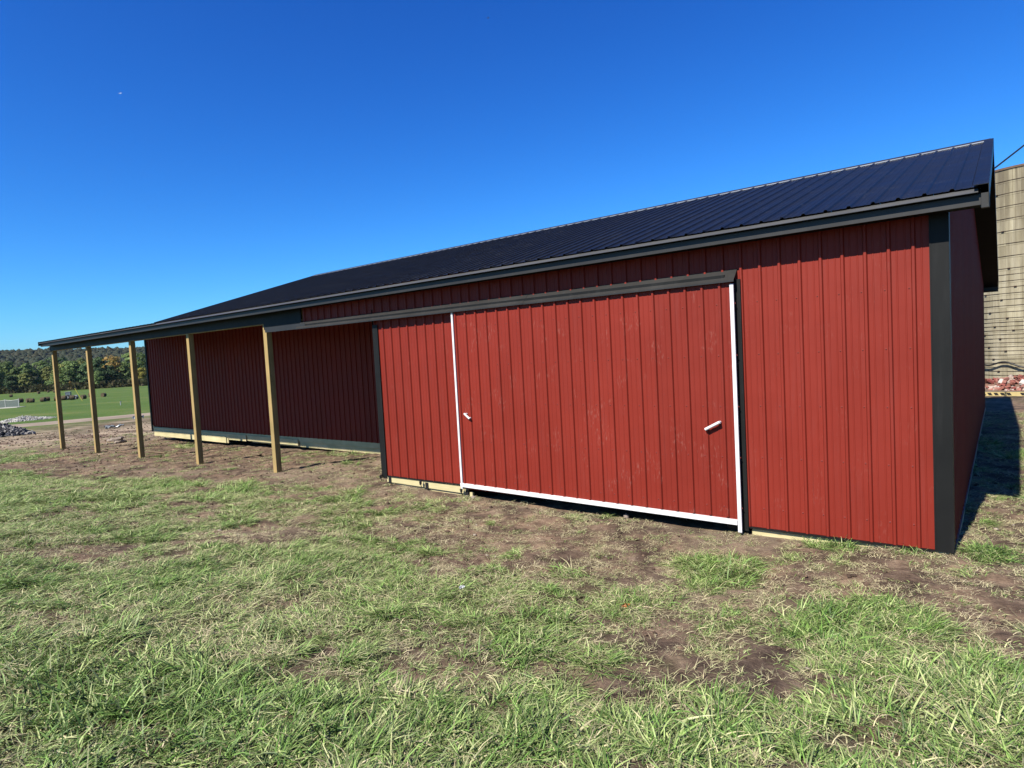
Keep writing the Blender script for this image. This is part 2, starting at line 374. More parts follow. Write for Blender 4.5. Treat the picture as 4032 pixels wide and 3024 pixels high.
# ------------------------------------------------------------------ the barn
barn = thing('pole_barn', 'long red metal pole barn with black roof, open porch and big sliding door', 'barn')
TILT = .0030
def rib_profile(w, n=4, h=.025, m=.004):
    p = w/n; a = [(-.024, 0)]
    for k in range(n):
        c = k*p
        a += [(c-.024, 0), (c-.012, h), (c+.012, h), (c+.024, 0)] if k else [(-.012, h), (.012, h), (.024, 0)]
        for q in (.075, .152):
            if k*p+q < w-.03: a += [(c+q-.009, 0), (c+q-.004, m), (c+q+.004, m), (c+q+.009, 0)]
    a += [(w-.024, 0)]
    return a
PW = .9144; PROF = rib_profile(PW)
def wall_panel_mesh(name, z0, ztop, mat, prof=PROF, xs=(None, None)):
    """upright sheet: x across, ribs towards -y, ztop a number or a function of local x"""
    zt = ztop if callable(ztop) else (lambda x: ztop)
    pr = [p for p in prof if (xs[0] is None or p[0] >= xs[0]-1e-6) and (xs[1] is None or p[0] <= xs[1]+1e-6)]
    V = []; F = []
    for x, h in pr: V += [(x, -h, z0), (x, -h, zt(x))]
    for i in range(len(pr)-1): F.append((2*i, 2*i+2, 2*i+3, 2*i+1))
    return mesh_np(name, V, F, mat)
def panel(me, loc, rot=(0, 0, 0), name='wall_panel', parent=barn):
    return link(name, me, parent, loc, rot)

# front wall right of the door: ribs at -1.895 + .2286 k
full = wall_panel_mesh('wall_panel', .055, 3.66, RED)
panel(wall_panel_mesh('wall_panel', .055, 3.66, RED, xs=(0, .70)), (-2.8093+.9144-.2286*0, 0, 0)) if False else None
x = -1.895-.2286
panel(full, (x, 0, 0)); panel(full, (x+PW, 0, 0)); panel(wall_panel_mesh('wall_panel', .055, 3.66, RED, xs=(None, .26)), (x+2*PW, 0, 0))
# above and behind the door, then left of it
hdr = wall_panel_mesh('wall_panel', 3.02, 3.66, RED)
for k in range(1, 6): panel(hdr, (x-k*PW, 0, 0))
panel(wall_panel_mesh('wall_panel', 3.02, 3.66, RED, xs=(.745, None)), (x-6*PW, -.002, 0))
lx = -8.937-.2286
lft = wall_panel_mesh('wall_panel', .155, 3.66, RED)
panel(lft, (lx, 0, 0)); panel(lft, (lx+PW, 0, 0)); panel(wall_panel_mesh('wall_panel', .155, 3.66, RED, xs=(None, .5)), (lx+2*PW, 0, 0))
# red strip above the track out over the porch opening
hd2 = wall_panel_mesh('wall_panel', 3.28, 3.66, RED)
for k in range(1, 3): panel(hd2, (lx-k*PW, 0, 0))
panel(wall_panel_mesh('wall_panel', 3.28, 3.66, RED, xs=(.33, None)), (lx-3*PW, 0, 0))
# recessed wall under the porch
RY_ = 3.25; XL = -27.62
rec = wall_panel_mesh('wall_panel', .10, 4.02, RED)
rec_hi = wall_panel_mesh('wall_panel', .10, 4.70, RED)
nrec = 20; xr0 = -9.16-nrec*PW
for k in range(nrec+1):
    xx = -9.16-(k+1)*PW
    if xx < XL: break
    panel(rec_hi if xx > -17.9 else rec, (xx, RY_, .08-.0055*(xx+13)*1.0*.9 if False else 0))
panel(wall_panel_mesh('wall_panel', .10, 4.02, RED, xs=(max(0, 0.0)+.0, None)), (XL, RY_, 0)) if False else None
rem = (xr0-XL)
# side wall of the front room facing the porch, right gable wall, left end wall, rear wall
WD = 14.6; RIDGE_Y, RIDGE_Z = 5.0, 5.43
EY, EZ = -.36, 3.80
def roof_z(y):
    return EZ+(RIDGE_Z-EZ)*(y-EY)/(RIDGE_Y-EY) if y <= RIDGE_Y else RIDGE_Z+(3.66-RIDGE_Z)*(y-RIDGE_Y)/(WD+.36-RIDGE_Y)
def shed_z(y): return EZ-.085+.075*(y-EY) if y < 8 else EZ-.085+.075*8.36-.10*(y-8)
ng = 16; gw = WD/ng; gprof = rib_profile(gw)
for k in range(ng):
    y0 = k*gw
    me = wall_panel_mesh('wall_panel', .075, (lambda xx, y0=y0: roof_z(y0+xx)-.06), RED, gprof, xs=(0 if k == 0 else None, None))
    panel(me, (0, y0, 0), (0, 0, math.pi/2))
for k in range(4):
    y0 = RY_-(k+1)*.8
    panel(wall_panel_mesh('wall_panel', .0, 3.66, RED, rib_profile(.8), xs=(0, None)), (-9.19, y0+.8, 0), (0, 0, -math.pi/2))
for k in range(13):
    y0 = RY_+k*(WD-RY_)/13; w = (WD-RY_)/13
    panel(wall_panel_mesh('wall_panel', -.2, (lambda xx, y0=y0, w=w: shed_z(y0+w-xx)-.05), RED, rib_profile(w), xs=(0, None)), (XL, y0+w, 0), (0, 0, -math.pi/2))
back = wall_panel_mesh('wall_panel', -.1, 3.2, RED, rib_profile(27.62/30))
for k in range(30): panel(back, (-k*27.62/30, WD, 0), (0, 0, math.pi))
# gable above the lower shed roof at the left
for k in range(ng):
    y0 = k*gw
    if y0 < .0: continue
    me = wall_panel_mesh('wall_panel', 0, (lambda xx, y0=y0, w=gw: roof_z(y0+w-xx)-.06-.054), RED, gprof, xs=(0, None))
    for v in me.vertices:
        if v.co.z == 0: v.co.z = min(shed_z(y0+gw-v.co.x)-.12, roof_z(y0+gw-v.co.x)-.13)
    panel(me, (-17.98, y0+gw, 0), (0, 0, -math.pi/2))

# roof sheets
XR, XA = .30, -18.06; nrf = 20; rw = (XR-XA)/nrf
sl_len = math.hypot(RIDGE_Y-EY, RIDGE_Z-EZ); ang = math.atan2(RIDGE_Z-EZ, RIDGE_Y-EY)
def roof_mesh(length, w, xs=(None, None)):
    V = []; F = []
    pr = [p for p in rib_profile(w, 4, .019, .003) if (xs[0] is None or p[0] >= xs[0]-1e-6) and (xs[1] is None or p[0] <= xs[1]+1e-6)]
    for x_, h in pr: V += [(x_, 0, h), (x_, length, h), (x_, 0, h-.004)]
    for i in range(len(pr)-1):
        F.append((3*i, 3*i+3, 3*i+4, 3*i+1)); F.append((3*i+2, 3*i+5, 3*i+3, 3*i))
    return mesh_np('roof_panel', V, F, ROOF)
c1, s1 = math.cos(ang), math.sin(ang)
rm = roof_mesh(sl_len-.03, rw)
for k in range(nrf):
    xx = XR-(k+1)*rw
    panel(rm, (xx, EY+.03*c1, EZ+.03*s1+TILT*(xx+rw*.5)), (ang, 0, 0), 'roof_panel')
bl = math.hypot(WD+.36-RIDGE_Y, RIDGE_Z-3.66); ba = math.atan2(RIDGE_Z-3.66, WD+.36-RIDGE_Y)
rmb = roof_mesh(bl, rw)
for k in range(nrf):
    xx = XR-k*rw
    panel(rmb, (xx, WD+.36, 3.66+TILT*(xx-rw*.5)), (ba, 0, math.pi), 'roof_panel')
XS = XA+.12; ns = 10; sw = (XS-(-27.86))/ns; sm_ = roof_mesh(8.36, sw)
for k in range(ns):
    xx = XS-(k+1)*sw
    panel(sm_, (xx, EY, EZ+TILT*(xx+sw*.5)-.004), (math.atan(.075), 0, 0), 'roof_panel')
smb = roof_mesh(WD-8+.36, sw)
for k in range(ns):
    xx = XS-k*sw
    yb = WD+.36; zb_ = EZ+TILT*(xx-sw*.5)-.004+.075*8.36-.10*(yb-8)
    panel(smb, (xx, yb, zb_), (math.atan(.10), 0, math.pi), 'roof_panel')

# ridge cap; its sun glint is a pale strip added along the front edge
c1, s1 = math.cos(ang), math.sin(ang); c2, s2_ = math.cos(ba), math.sin(ba)
mb = MB()
prof = [(RIDGE_Y-.16*c1, RIDGE_Z-.16*s1+.024), (RIDGE_Y, RIDGE_Z+.034), (RIDGE_Y+.16*c2, RIDGE_Z-.16*s2_+.024), (RIDGE_Y+.16*c2, RIDGE_Z-.16*s2_+.019), (RIDGE_Y, RIDGE_Z+.028), (RIDGE_Y-.16*c1, RIDGE_Z-.16*s1+.019)]
mb.prism_x(prof, XA-.02, XR+.03, TILT); mb.build('ridge_cap', FASCIA, barn)
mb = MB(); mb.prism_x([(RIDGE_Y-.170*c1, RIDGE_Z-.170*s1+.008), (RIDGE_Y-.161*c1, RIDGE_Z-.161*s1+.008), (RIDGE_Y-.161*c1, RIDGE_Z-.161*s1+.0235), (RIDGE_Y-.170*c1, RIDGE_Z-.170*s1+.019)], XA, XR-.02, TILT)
mb.build('ridge_glint_strip', GALV, barn)
# fascia, drip edge, soffit
XF0, XF1 = -27.88, .30
mb = MB(); mb.prism_x([(-.30, 3.635), (-.272, 3.635), (-.272, 3.775), (-.30, 3.735)], XF0, XF1, TILT); mb.build('fascia', FASCIA, barn)
mb = MB(); mb.prism_x([(-.315, 3.794), (-.368, 3.748), (-.365, 3.744), (-.312, 3.790)], XF0, XF1-.02, TILT); mb.build('drip_edge', DRIP, barn)
mb = MB(); mb.prism_x([(-.272, 3.640), (-.012, 3.650), (-.012, 3.664), (-.272, 3.654)], XF0+.01, XF1-.01, TILT); mb.build('soffit', SOFFIT, barn)
# rake trim at the right end, front slope: flat flange on the sheets and a turned-down face
def rake(mbx, x0, x1, y0, y1, dz0, dz1, zf=roof_z, dx=0):
    n = [y0, y1] if not (y0 < RIDGE_Y < y1) else [y0, RIDGE_Y, y1]
    for a_, b_ in zip(n[:-1], n[1:]):
        V = [(x_, y_, zf(min(max(y_, EY), 99))+d+(0 if y_ >= EY else (RIDGE_Z-EZ)/(RIDGE_Y-EY)*(y_-EY))+TILT*x_) for x_ in (x0, x1) for y_ in (a_, b_) for d in (dz0, dz1)]
        mbx.add(V, [(0, 1, 3, 2), (4, 6, 7, 5), (0, 4, 5, 1), (2, 3, 7, 6), (0, 2, 6, 4), (1, 5, 7, 3)])
mb = MB(); rake(mb, .245, .365, -.40, WD+.40, .022, .028); rake(mb, .360, .366, -.40, WD+.40, -.150, .0215)
mb.build('rake_trim', ROOF, barn)
mb = MB(); rake(mb, .02, .355, -.25, WD+.3, -.145, -.135); mb.build('rake_soffit', SOFFIT, barn)
mb = MB(); mb.box(.302, .368, -.335, -.268, 3.60, 3.74); mb.build('fascia_end_cap', FASCIA, barn)
mb = MB(); mb.prism_x([(WD+.30, 3.38), (WD+.33, 3.38), (WD+.33, 3.62), (WD+.30, 3.62)], XF0, .355); mb.build('fascia', FASCIA, barn)
mb = MB(); mb.prism_x([(WD+.02, 3.40), (WD+.298, 3.39), (WD+.298, 3.40), (WD+.02, 3.41)], XF0, .30); mb.build('soffit', SOFFIT, barn)
# left end of shed roof
mb = MB()
V = [(x_, y_, EZ+TILT*-27.9-.012+.075*(y_-EY)+d) for x_ in (-27.90, -27.87) for y_ in (-.37, 8.0) for d in (-.12, .028)]
mb.add(V, [(0, 1, 3, 2), (4, 6, 7, 5), (0, 4, 5, 1), (2, 3, 7, 6), (0, 2, 6, 4), (1, 5, 7, 3)]); mb.build('rake_trim', FASCIA, barn)
# left end rake of main roof
mb = MB(); rake(mb, XA-.012, XA+.10, -.33, WD+.3, .018, .024); rake(mb, XA-.012, XA-.006, -.262, WD+.3, -.20, .0175); mb.build('rake_trim', ROOF, barn)

# corner trims
mb = MB(); mb.box(-.135, .024, -.026, -.022, .045, 3.655); mb.box(.020, .024, -.0215, .13, .045, 3.70)
mb.box(-.150, -.1355, -.030, 0, .045, 3.655); mb.build('corner_trim', BLACK, barn)
mb = MB(); mb.box(-9.225, -9.075, -.027, -.022, .10, 3.10); mb.box(-9.226, -9.220, -.0215, .14, .10, 3.40); mb.build('corner_trim', BLACK, barn)
mb = MB(); mb.box(XL-.05, XL+.06, RY_-.03, RY_-.022, -.10, 3.9); mb.box(XL-.055, XL-.05, RY_-.03, RY_+.1, -.10, 3.9); mb.build('corner_trim', BLACK, barn)
mb = MB(); mb.box(-.135, .026, WD+.022, WD+.026, .0, 3.3); mb.box(.022, .026, WD-.10, WD+.0215, .0, 3.42); mb.build('corner_trim', BLACK, barn)
mb = MB(); mb.box(-2.12, -.15, -.034, -.002, .035, .053); mb.build('base_trim', BLACK, barn)
mb = MB(); mb.box(-9.07, -7.02, -.034, -.002, .140, .154); mb.build('base_trim', BLACK, barn)
mb = MB(); mb.box(.002, .034, .12, WD-.1, .055, .073); mb.build('base_trim', plain('blue_grey_trim', (0.04425, 0.04425, 0.0708), .4, .1), barn)
mb = MB(); mb.box(-2.165, -2.125, -.05, -.002, .0, 3.2); mb.box(-2.40, -2.166, -.030, -.010, .0, 3.2); mb.build('door_jamb_trim', BLACK, barn)
# skirt boards
def board(x0, x1, y0, y1, z0, z1, za=0, rot=0, mat=SKIRT, name='skirt_board', par=barn):
    xm = (x0+x1)/2
    o = MB().box(x0-xm, x1-xm, y0, y1, z0, z1, za).build(name, mat, par, (xm, 0, 0), bevel=.004)
    return o
board(-2.10, -.02, .006, .044, -.10, .034); board(-.0, .0+.001, .1, .2, 0, .01) if False else None
board(-9.10, -8.05, -.012, .026, .018, .138, -.012); board(-8.045, -6.98, -.010, .028, -.002, .122, -.012)
mb = MB(); mb.box(-9.05, -6.99, .03, .05, -.2, .16); mb.build('skirt_board', SKIRT, barn)
# recessed wall skirts: three layers, stepping down the slope of the ground
ST = -.0045
def skz(x): return .10+ST*(x+13.1)
board(-27.60, -19.3, RY_+.0, RY_+.036, skz(-23.4)-.15, skz(-23.4)-.003, ST); board(-19.295, -9.2, RY_+.0, RY_+.036, skz(-14.2)-.16, skz(-14.2)-.003, ST)
board(-27.45, -20.16, RY_-.045, RY_-.003, skz(-23.8)-.30, skz(-23.8)-.085, ST); board(-20.06, -17.06, RY_-.045, RY_-.003, skz(-18.5)-.275, skz(-18.5)-.085, ST)
board(-27.30, -21.44, RY_-.085, RY_-.048, skz(-24.3)-.42, skz(-24.3)-.205, ST)
board(-19.9, -13.2, RY_+.04, RY_+.075, skz(-16.5)-.33, skz(-16.5)-.13, ST)
mb = MB(); mb.box(-.04, .04, -.02, .02, -.09, .09); mb.build('skirt_block', SKIRT, barn, (-21.36, RY_-.045, -.19))
board(.008-.0, .046, .15, WD, -.15, .052, mat=RAWWOOD) if False else None
o = MB().box(.004, .034, .12, WD-.05, -.25, .050).build('skirt_board', SKIRT, barn)
# porch beam
mb = MB(); mb.box(-27.80, -11.58, .004, .12, 3.375, 3.64); mb.build('porch_beam', POST, barn)
mb = MB(); mb.box(-27.84, -11.57, -.018, -.0005, 3.392, 3.645); mb.box(-27.86, -27.81, -.018, .13, 3.37, 3.645); mb.build('beam_wrap', BLACK, barn)
mb = MB(); mb.box(-13.06, -11.57, -.028, -.019, 3.25, 3.645); mb.build('beam_wrap', BLACK, barn)
mb = MB(); mb.box(-13.0, -9.2, .03, .07, 3.27, 3.64); mb.build('porch_beam', POST, barn)
# rafters under the porch roof, ends just visible above the beam
for k in range(24):
    xr_ = -10.0-k*.76
    V = [(x_, y_, roof_z(y_)*(1) + d + TILT*x_ if xr_ > -17.9 else shed_z(y_)+d+TILT*x_*0+.0) for x_ in (-.02, .02) for y_ in (.13, 3.2) for d in (-.19, -.03)]
    V = [(a_, b_, c_+(TILT*xr_ if xr_ > -17.9 else 0)) for a_, b_, c_ in V]
    MB().add(V, [(0, 1, 3, 2), (4, 6, 7, 5), (0, 4, 5, 1), (2, 3, 7, 6), (0, 2, 6, 4), (1, 5, 7, 3)]).build('rafter', RAWWOOD, barn, (xr_, 0, 0))
# five porch posts
for px, zt in ((-27.84, 3.374), (-24.37, 3.374), (-20.77, 3.374), (-16.99, 3.374), (-13.12, 3.374)):
    zb = float(gh(px, .07))-.35
    MB().box(-.07, .07, -.07, .07, zb, zt).build('post', POST, barn, (px+.07, .072 if px < -14 else .045, 0), (0, 0, random.uniform(-.02, .02)), bevel=.006)

# sliding door
DX0, DX1, DZ0, DZ1 = -7.02, -2.19, .085, 3.20
door = MB().box(DX0+.03, DX1-.03, -.092, -.045, DZ0+.02, DZ1).build('sliding_door', REDDOOR, barn)
door['label'] = 'wide scuffed red sliding door edged in white'
dpm = wall_panel_mesh('door_panel', DZ0+.09, DZ1-.01, REDDOOR)
dx = -6.71-.2286
panel(wall_panel_mesh('door_panel', DZ0+.09, DZ1-.01, REDDOOR, xs=(.85, None)), (dx-PW, -.096, 0), name='door_panel', parent=door)
for k in range(5): panel(dpm, (dx+k*PW, -.096, 0), name='door_panel', parent=door)
panel(wall_panel_mesh('door_panel', DZ0+.09, DZ1-.01, REDDOOR, xs=(None, .145)), (dx+5*PW, -.096, 0), name='door_panel', parent=door)
MB().box(DX0-.006, DX0+.034, -.122, -.092, DZ0+.02, DZ1+.02).build('door_trim', WHITE, door, bevel=.003)
MB().box(DX1-.046, DX1+.003, -.122, -.092, DZ0-.04, DZ1-.0).build('door_trim', WHITE, door, bevel=.003)
mb = MB(); mb.box(DX0-.012, DX1-.049, -.122, -.04, DZ0+.048, DZ0+.080, -.012); mb.build('door_trim', WHITE, door, bevel=.003)
mb = MB(); mb.box(DX0-.012, DX1-.049, -.130, -.04, DZ0-.030, DZ0+.036, -.012); mb.build('door_rail', WHITE, door, bevel=.003)
for o_ in door.children[-2:]: o_.location.z = .012*-4.6
def handle(p0, p1, r=.019):
    p0 = Vector(p0); p1 = Vector(p1); m_ = MB(); m_.tube([p0+Vector((0, -.055, 0)), p1+Vector((0, -.055, 0))], r, 10)
    d = (p1-p0).normalized()
    for p in (p0+d*.015, p1-d*.015): m_.tube([p, p+Vector((0, -.055, 0))], r*.95, 10)
    return m_
handle((-6.815, -.10, 1.43), (-6.70, -.10, 1.345), .018).build('handle', WHITE, door)
handle((-2.60, -.10, 1.305), (-2.41, -.10, 1.405), .020).build('handle', WHITE, door)
# track cover and the bare rail past it
mb = MB(); pf = [(-.004, 3.335), (-.155, 3.188), (-.155, 3.168), (-.150, 3.168), (-.150, 3.186), (-.004, 3.328)]
mb.prism_x(pf, -5.46, -2.17); mb.build('track_cover', FASCIA, barn)
mb = MB(); mb.prism_x([(y_-.003, z_+.003) for y_, z_ in pf], -11.60, -5.44); mb.build('track_cover', FASCIA, barn)
mb = MB(); mb.box(-12.86, -2.30, -.115, -.035, 3.205, 3.265); mb.build('door_track', BLACK, barn)
mb = MB(); mb.box(-12.87, -11.3, -.120, -.1155, 3.178, 3.292); mb.build('track_plate', FASCIA, barn)
# guide rollers and board brackets at the foot of the left wall
for xx, z in ((-9.20, .10), (-8.08, .075), (-7.06, .03)):
    mb = MB(); mb.tube([(0, -.07, .06), (0, -.07, .0)], [.026, .020], 10); mb.tube([(0, -.07, .0), (0, -.05, -.05)], .008, 6); mb.tube([(0, -.07, .06), (0, -.01, .065)], .01, 6)
    mb.build('guide_roller', RUBBER, barn, (xx, -.012, z))
for xx, z in ((-9.0, .075), (-7.98, .05), (-6.98, .0)):
    MB().box(-.035, .035, -.03, -.013, -.07, .06).build('board_bracket', RUBBER, barn, (xx, 0, z), bevel=.004)
MB().box(-.03, .03, -.02, .02, -.12, .06).build('skirt_block', SKIRT, barn, (-6.86, -.03, -.02))
# screw heads along the girts
mb = MB()
def screw(xx, z, y=-.0):
    V = [(xx+.011*math.cos(t), y, z+.011*math.sin(t)) for t in np.arange(6)*math.pi/3]+[(xx, y-.009, z)]
    mb.add(V, [(k, (k+1) % 6, 6) for k in range(6)])
for z in (.3, .95, 1.6, 2.25, 2.9):
    for k in range(9): screw(-1.895+.2286*(k-1)-.045, z+.004*random.random())
    for k in range(8): screw(-8.937+.2286*k-.045, z)
    for k in range(21): screw(-6.71+.2286*k-.045, z, -.0965)
o = mb.build('screw_heads', plain('red_screw_paint', (0.13, 0.03, 0.025), .25, .1, 6, 0), barn); o['kind'] = 'stuff'

# ------------------------------------------------------------------ concrete stave silo behind the barn
def silo():
    dc = 39.0; lat = (4074-2016)/2476.5*dc
    c = CAMP+fwd*dc+r2*lat; x0, y0 = c.x, c.y; R = 3.0; zb = float(gh(x0, y0))-.1; top = 11.55
    t = thing('silo', 'tall round concrete stave silo with rusty hoops behind the right gable', 'silo', (x0, y0, zb))
    m, n, l, b = new_mat('weathered_concrete')
    tc = n.new('ShaderNodeTexCoord'); info = n.new('ShaderNodeObjectInfo')
    geo = n.new('ShaderNodeNewGeometry'); P = geo.outputs['Position']
    q = noise(n, l, mapping(n, l, P, (3.5, 3.5, .35)), 1.0, 5, .65)
    r = ramp(n, [(.28, (0.1482, 0.131, 0.08736)), (.5, (0.2379, 0.2145, 0.1505)), (.72, (0.2886, 0.2652, 0.1989))]); l.new(q.outputs[0], r.inputs[0])
    rr = ramp(n, [(0, (.78, .76, .70)), (.35, (.92, .90, .86)), (.7, (1.02, 1.01, .98)), (1, (1.16, 1.15, 1.10))]); l.new(info.outputs['Random'], rr.inputs[0])
    cc = mixc(n, l, 1.0, r.outputs[0], rr.outputs[0], 'MULTIPLY')
    sx = n.new('ShaderNodeSeparateXYZ'); l.new(P, sx.inputs[0])
    up = nnode(n, 'ShaderNodeMapRange'); up.inputs[1].default_value = 3.5; up.inputs[2].default_value = 11.; l.new(sx.outputs[2], up.inputs[0])
    st = noise(n, l, mapping(n, l, P, (5, 5, .12)), 1.0, 4, .6); sr = ramp(n, [(.35, (0, 0, 0)), (.6, (1, 1, 1))]); l.new(st.outputs[0], sr.inputs[0])
    fm = nnode(n, 'ShaderNodeMath', operation='MULTIPLY'); l.new(up.outputs[0], fm.inputs[0]); l.new(sr.outputs[0], fm.inputs[1])
    f3 = nnode(n, 'ShaderNodeMath', operation='MULTIPLY'); l.new(fm.outputs[0], f3.inputs[0]); f3.inputs[1].default_value = .8
    cc = mixc(n, l, f3.outputs[0], cc, (.08, .066, .045))
    l.new(cc, b.inputs['Base Color']); b.inputs['Roughness'].default_value = .9; b.inputs['Specular IOR Level'].default_value = .2
    fn = noise(n, l, P, 25, 6, .7); bump(n, l, fn.outputs[0], .4, .02, b)
    rust = plain('rusty_steel', (0.04425, 0.02434, 0.01549), .8, .4, 5)
    # which way the camera sees it: staves are single pieces there, one shell behind
    toc = math.atan2(CAMP.y-y0, CAMP.x-x0)
    nst = 48; H = top-zb; ch = .73; nrow = int(H/ch)+1
    da = 2*math.pi/nst
    shell = MB()
    prof = 96
    V = [((R-.06)*math.cos(2*math.pi*k/prof), (R-.06)*math.sin(2*math.pi*k/prof), z) for z in (0, H-.05) for k in range(prof)]
    shell.add(V, [(k, (k+1) % prof, prof+(k+1) % prof, prof+k) for k in range(prof)]); shell.build('wall', m, t)
    def stave_me(h, dr):
        V = []; g_ = .0032/R
        for rr_ in (R-.055, R+dr):
            for a in (-da/2+g_, 0, da/2-g_):
                for z in (.005, h-.005): V.append((rr_*math.cos(a)-R, rr_*math.sin(a), z))
        F = [(6, 8, 9, 7), (8, 10, 11, 9), (0, 6, 7, 1), (10, 4, 5, 11), (1, 7, 9, 3), (3, 9, 11, 5), (0, 2, 8, 6), (2, 4, 10, 8)]
        me = mesh_np('stave', V, F, m); bm = bmesh.new(); bm.from_mesh(me); bmesh.ops.recalc_face_normals(bm, faces=bm.faces); bm.to_mesh(me); bm.free(); return me
    sms = [stave_me(ch, d) for d in (0, .006, -.006)]; cnt = 0; rest = MB()
    order = []
    for row in range(nrow):
        for k in range(nst):
            a = (k+.5*(row % 2)*0)*da
            dd = (a-toc+math.pi) % (2*math.pi)-math.pi
            z = row*ch+(ch/2 if k % 2 else 0)*.0
            order.append((dd, a, row))
    for dd, a, row in order:
        h = min(ch, H-row*ch)
        if h < .1: continue
        seen = -.15 < -dd < 1.75
        me = sms[random.randrange(3)]
        if seen and cnt < 298 and h >= ch-.01:
            o = link('stave', me, t, (R*math.cos(a), R*math.sin(a), row*ch), (0, 0, a)); cnt += 1
        else:
            M = Matrix.Translation((R*math.cos(a), R*math.sin(a), row*ch)) @ Matrix.Rotation(a, 4, 'Z') @ Matrix.Diagonal((1, 1, h/ch, 1))
            rest.add([M @ v.co for v in me.vertices], [tuple(p.vertices) for p in me.polygons])
    o = rest.build('stave', m, t); o['kind'] = 'stuff'
    # steel hoops, closer together lower down, with lugs
    zs = []; z = .35
    while z < H-.2:
        f_ = z/H; zs.append(z); z += .245 if f_ < .3 else (.365 if f_ < .52 else .73)
    for i, z in enumerate(zs):
        mb = MB(); V = []; F = []; nn = 72; mm = 5
        for k in range(nn):
            a = 2*math.pi*k/nn
            for j in range(mm):
                b_ = 2*math.pi*j/mm; rr_ = R+.018+.012*math.cos(b_); V.append((rr_*math.cos(a), rr_*math.sin(a), z+.012*math.sin(b_)))
        for k in range(nn):
            for j in range(mm): F.append((k*mm+j, ((k+1) % nn)*mm+j, ((k+1) % nn)*mm+(j+1) % mm, k*mm+(j+1) % mm))
        mb.add(V, F, True)
        al = toc-.25-.9*((i*.37) % 1.0)
        p = [((R+.05)*math.cos(al+s*.035), (R+.05)*math.sin(al+s*.035), z) for s in (-.6, .6)]
        mb.tube(p, .034, 6)
        mb.build('hoop', rust, t)
    mb = MB(); V = []; F = []; nn = 72
    for rr_, zz in ((R+.05, H-.10), (R+.05, H+.02), (R-.10, H+.02), (R-.10, H-.10)):
        for k in range(nn): V.append((rr_*math.cos(2*math.pi*k/nn), rr_*math.sin(2*math.pi*k/nn), zz))
    for j in range(4):
        for k in range(nn): F.append((j*nn+k, j*nn+(k+1) % nn, ((j+1) % 4)*nn+(k+1) % nn, ((j+1) % 4)*nn+k))
    mb.add(V, F); mb.build('rim', plain('brown_rim', (0.0885, 0.05753, 0.03982), .85), t)
    return x0, y0, R, toc, zb
sx_, sy_, sR, stoc, szb = silo()

# black hose lying round the silo foot, brick rubble, tape
mb = MB(); pp = []
for k in range(24):
    a = stoc-1.15+k*.055; z = szb+1.0+.10*math.sin(k*.6)+(.12 if k < 5 else -.08*math.cos(k*.3))
    pp.append((sx_+(sR+.22)*math.cos(a), sy_+(sR+.22)*math.sin(a), z))
pp = [(pp[0][0]-.3, pp[0][1]-.25, szb+.5)]+pp+[(pp[-1][0]+.4, pp[-1][1]-.1, szb+.4)]
o = mb.tube(pp, .05, 8).build('hose', RUBBER); tag(o, 'black hose strung round the foot of the silo', 'hose')
def rubble_mesh(name, n, rx, ry, h, size, mat, flat=1.0):
    mb = MB()
    for k in range(n):
        a = random.uniform(0, 6.283); q = math.sqrt(random.random()); X = rx*q*math.cos(a); Y = ry*q*math.sin(a)
        z = h*(1-q)**.8*random.uniform(.75, 1.0); s = size*random.uniform(.5, 1.25)
        M = Matrix.Translation((X, Y, z)) @ Euler((random.uniform(-1, 1)*flat, random.uniform(-1, 1)*flat, random.uniform(0, 6))).to_matrix().to_4x4()
        dx_, dy_, dz_ = s, s*random.uniform(.45, .8), s*random.uniform(.3, .55)
        V = [M @ Vector((sx*dx_/2*random.uniform(.75, 1), sy*dy_/2*random.uniform(.75, 1), sz*dz_/2*random.uniform(.75, 1))) for sx in (-1, 1) for sy in (-1, 1) for sz in (-1, 1)]
        mb.add(V, [(0, 1, 3, 2), (4, 6, 7, 5), (0, 4, 5, 1), (2, 3, 7, 6), (0, 2, 6, 4), (1, 5, 7, 3)])
    return mb
def varmat(name, stops, rough=.9, scale=2.0):
    m, n, l, b = new_mat(name); geo = n.new('ShaderNodeNewGeometry')
    r = ramp(n, stops, 'CONSTANT'); l.new(geo.outputs['Random Per Island'], r.inputs[0])
    t = noise(n, l, geo.outputs['Position'], 14, 4, .6); tr = ramp(n, [(.3, (.7, .7, .7)), (.7, (1.2, 1.2, 1.2))]); l.new(t.outputs[0], tr.inputs[0])
    l.new(mixc(n, l, 1., r.outputs[0], tr.outputs[0], 'MULTIPLY'), b.inputs['Base Color']); b.inputs['Roughness'].default_value = rough; b.inputs['Specular IOR Level'].default_value = .2
    return m
BRICK = varmat('broken_brick', [(0, (0.16, 0.06, 0.044)), (.35, (0.208, 0.092, 0.072)), (.55, (0.288, 0.224, 0.184)), (.75, (0.152, 0.044, 0.036)), (.86, (0.336, 0.304, 0.272))])
br = thing('brick_pile', 'heap of broken red and pale bricks at the foot of the silo', 'brick pile', (1.1, 24.6, float(gh(1.1, 24.6))-.05))
for k in range(60):
    a = random.uniform(0, 6.283); q = math.sqrt(random.random())
    me = MB().box(-.12, .12, -.06, .06, -.04, .04).build('brick', BRICK, br, (2.4*q*math.cos(a), 1.7*q*math.sin(a), .05+.45*(1-q)*random.random()), (random.uniform(-.9, .9), random.uniform(-.9, .9), random.uniform(0, 6)))
o = rubble_mesh('brick', 620, 3.0, 2.0, .55, .22, BRICK).build('brick', BRICK, br); o['kind'] = 'stuff'
o = MB().add([(0, 0, 0)], []) if False else None
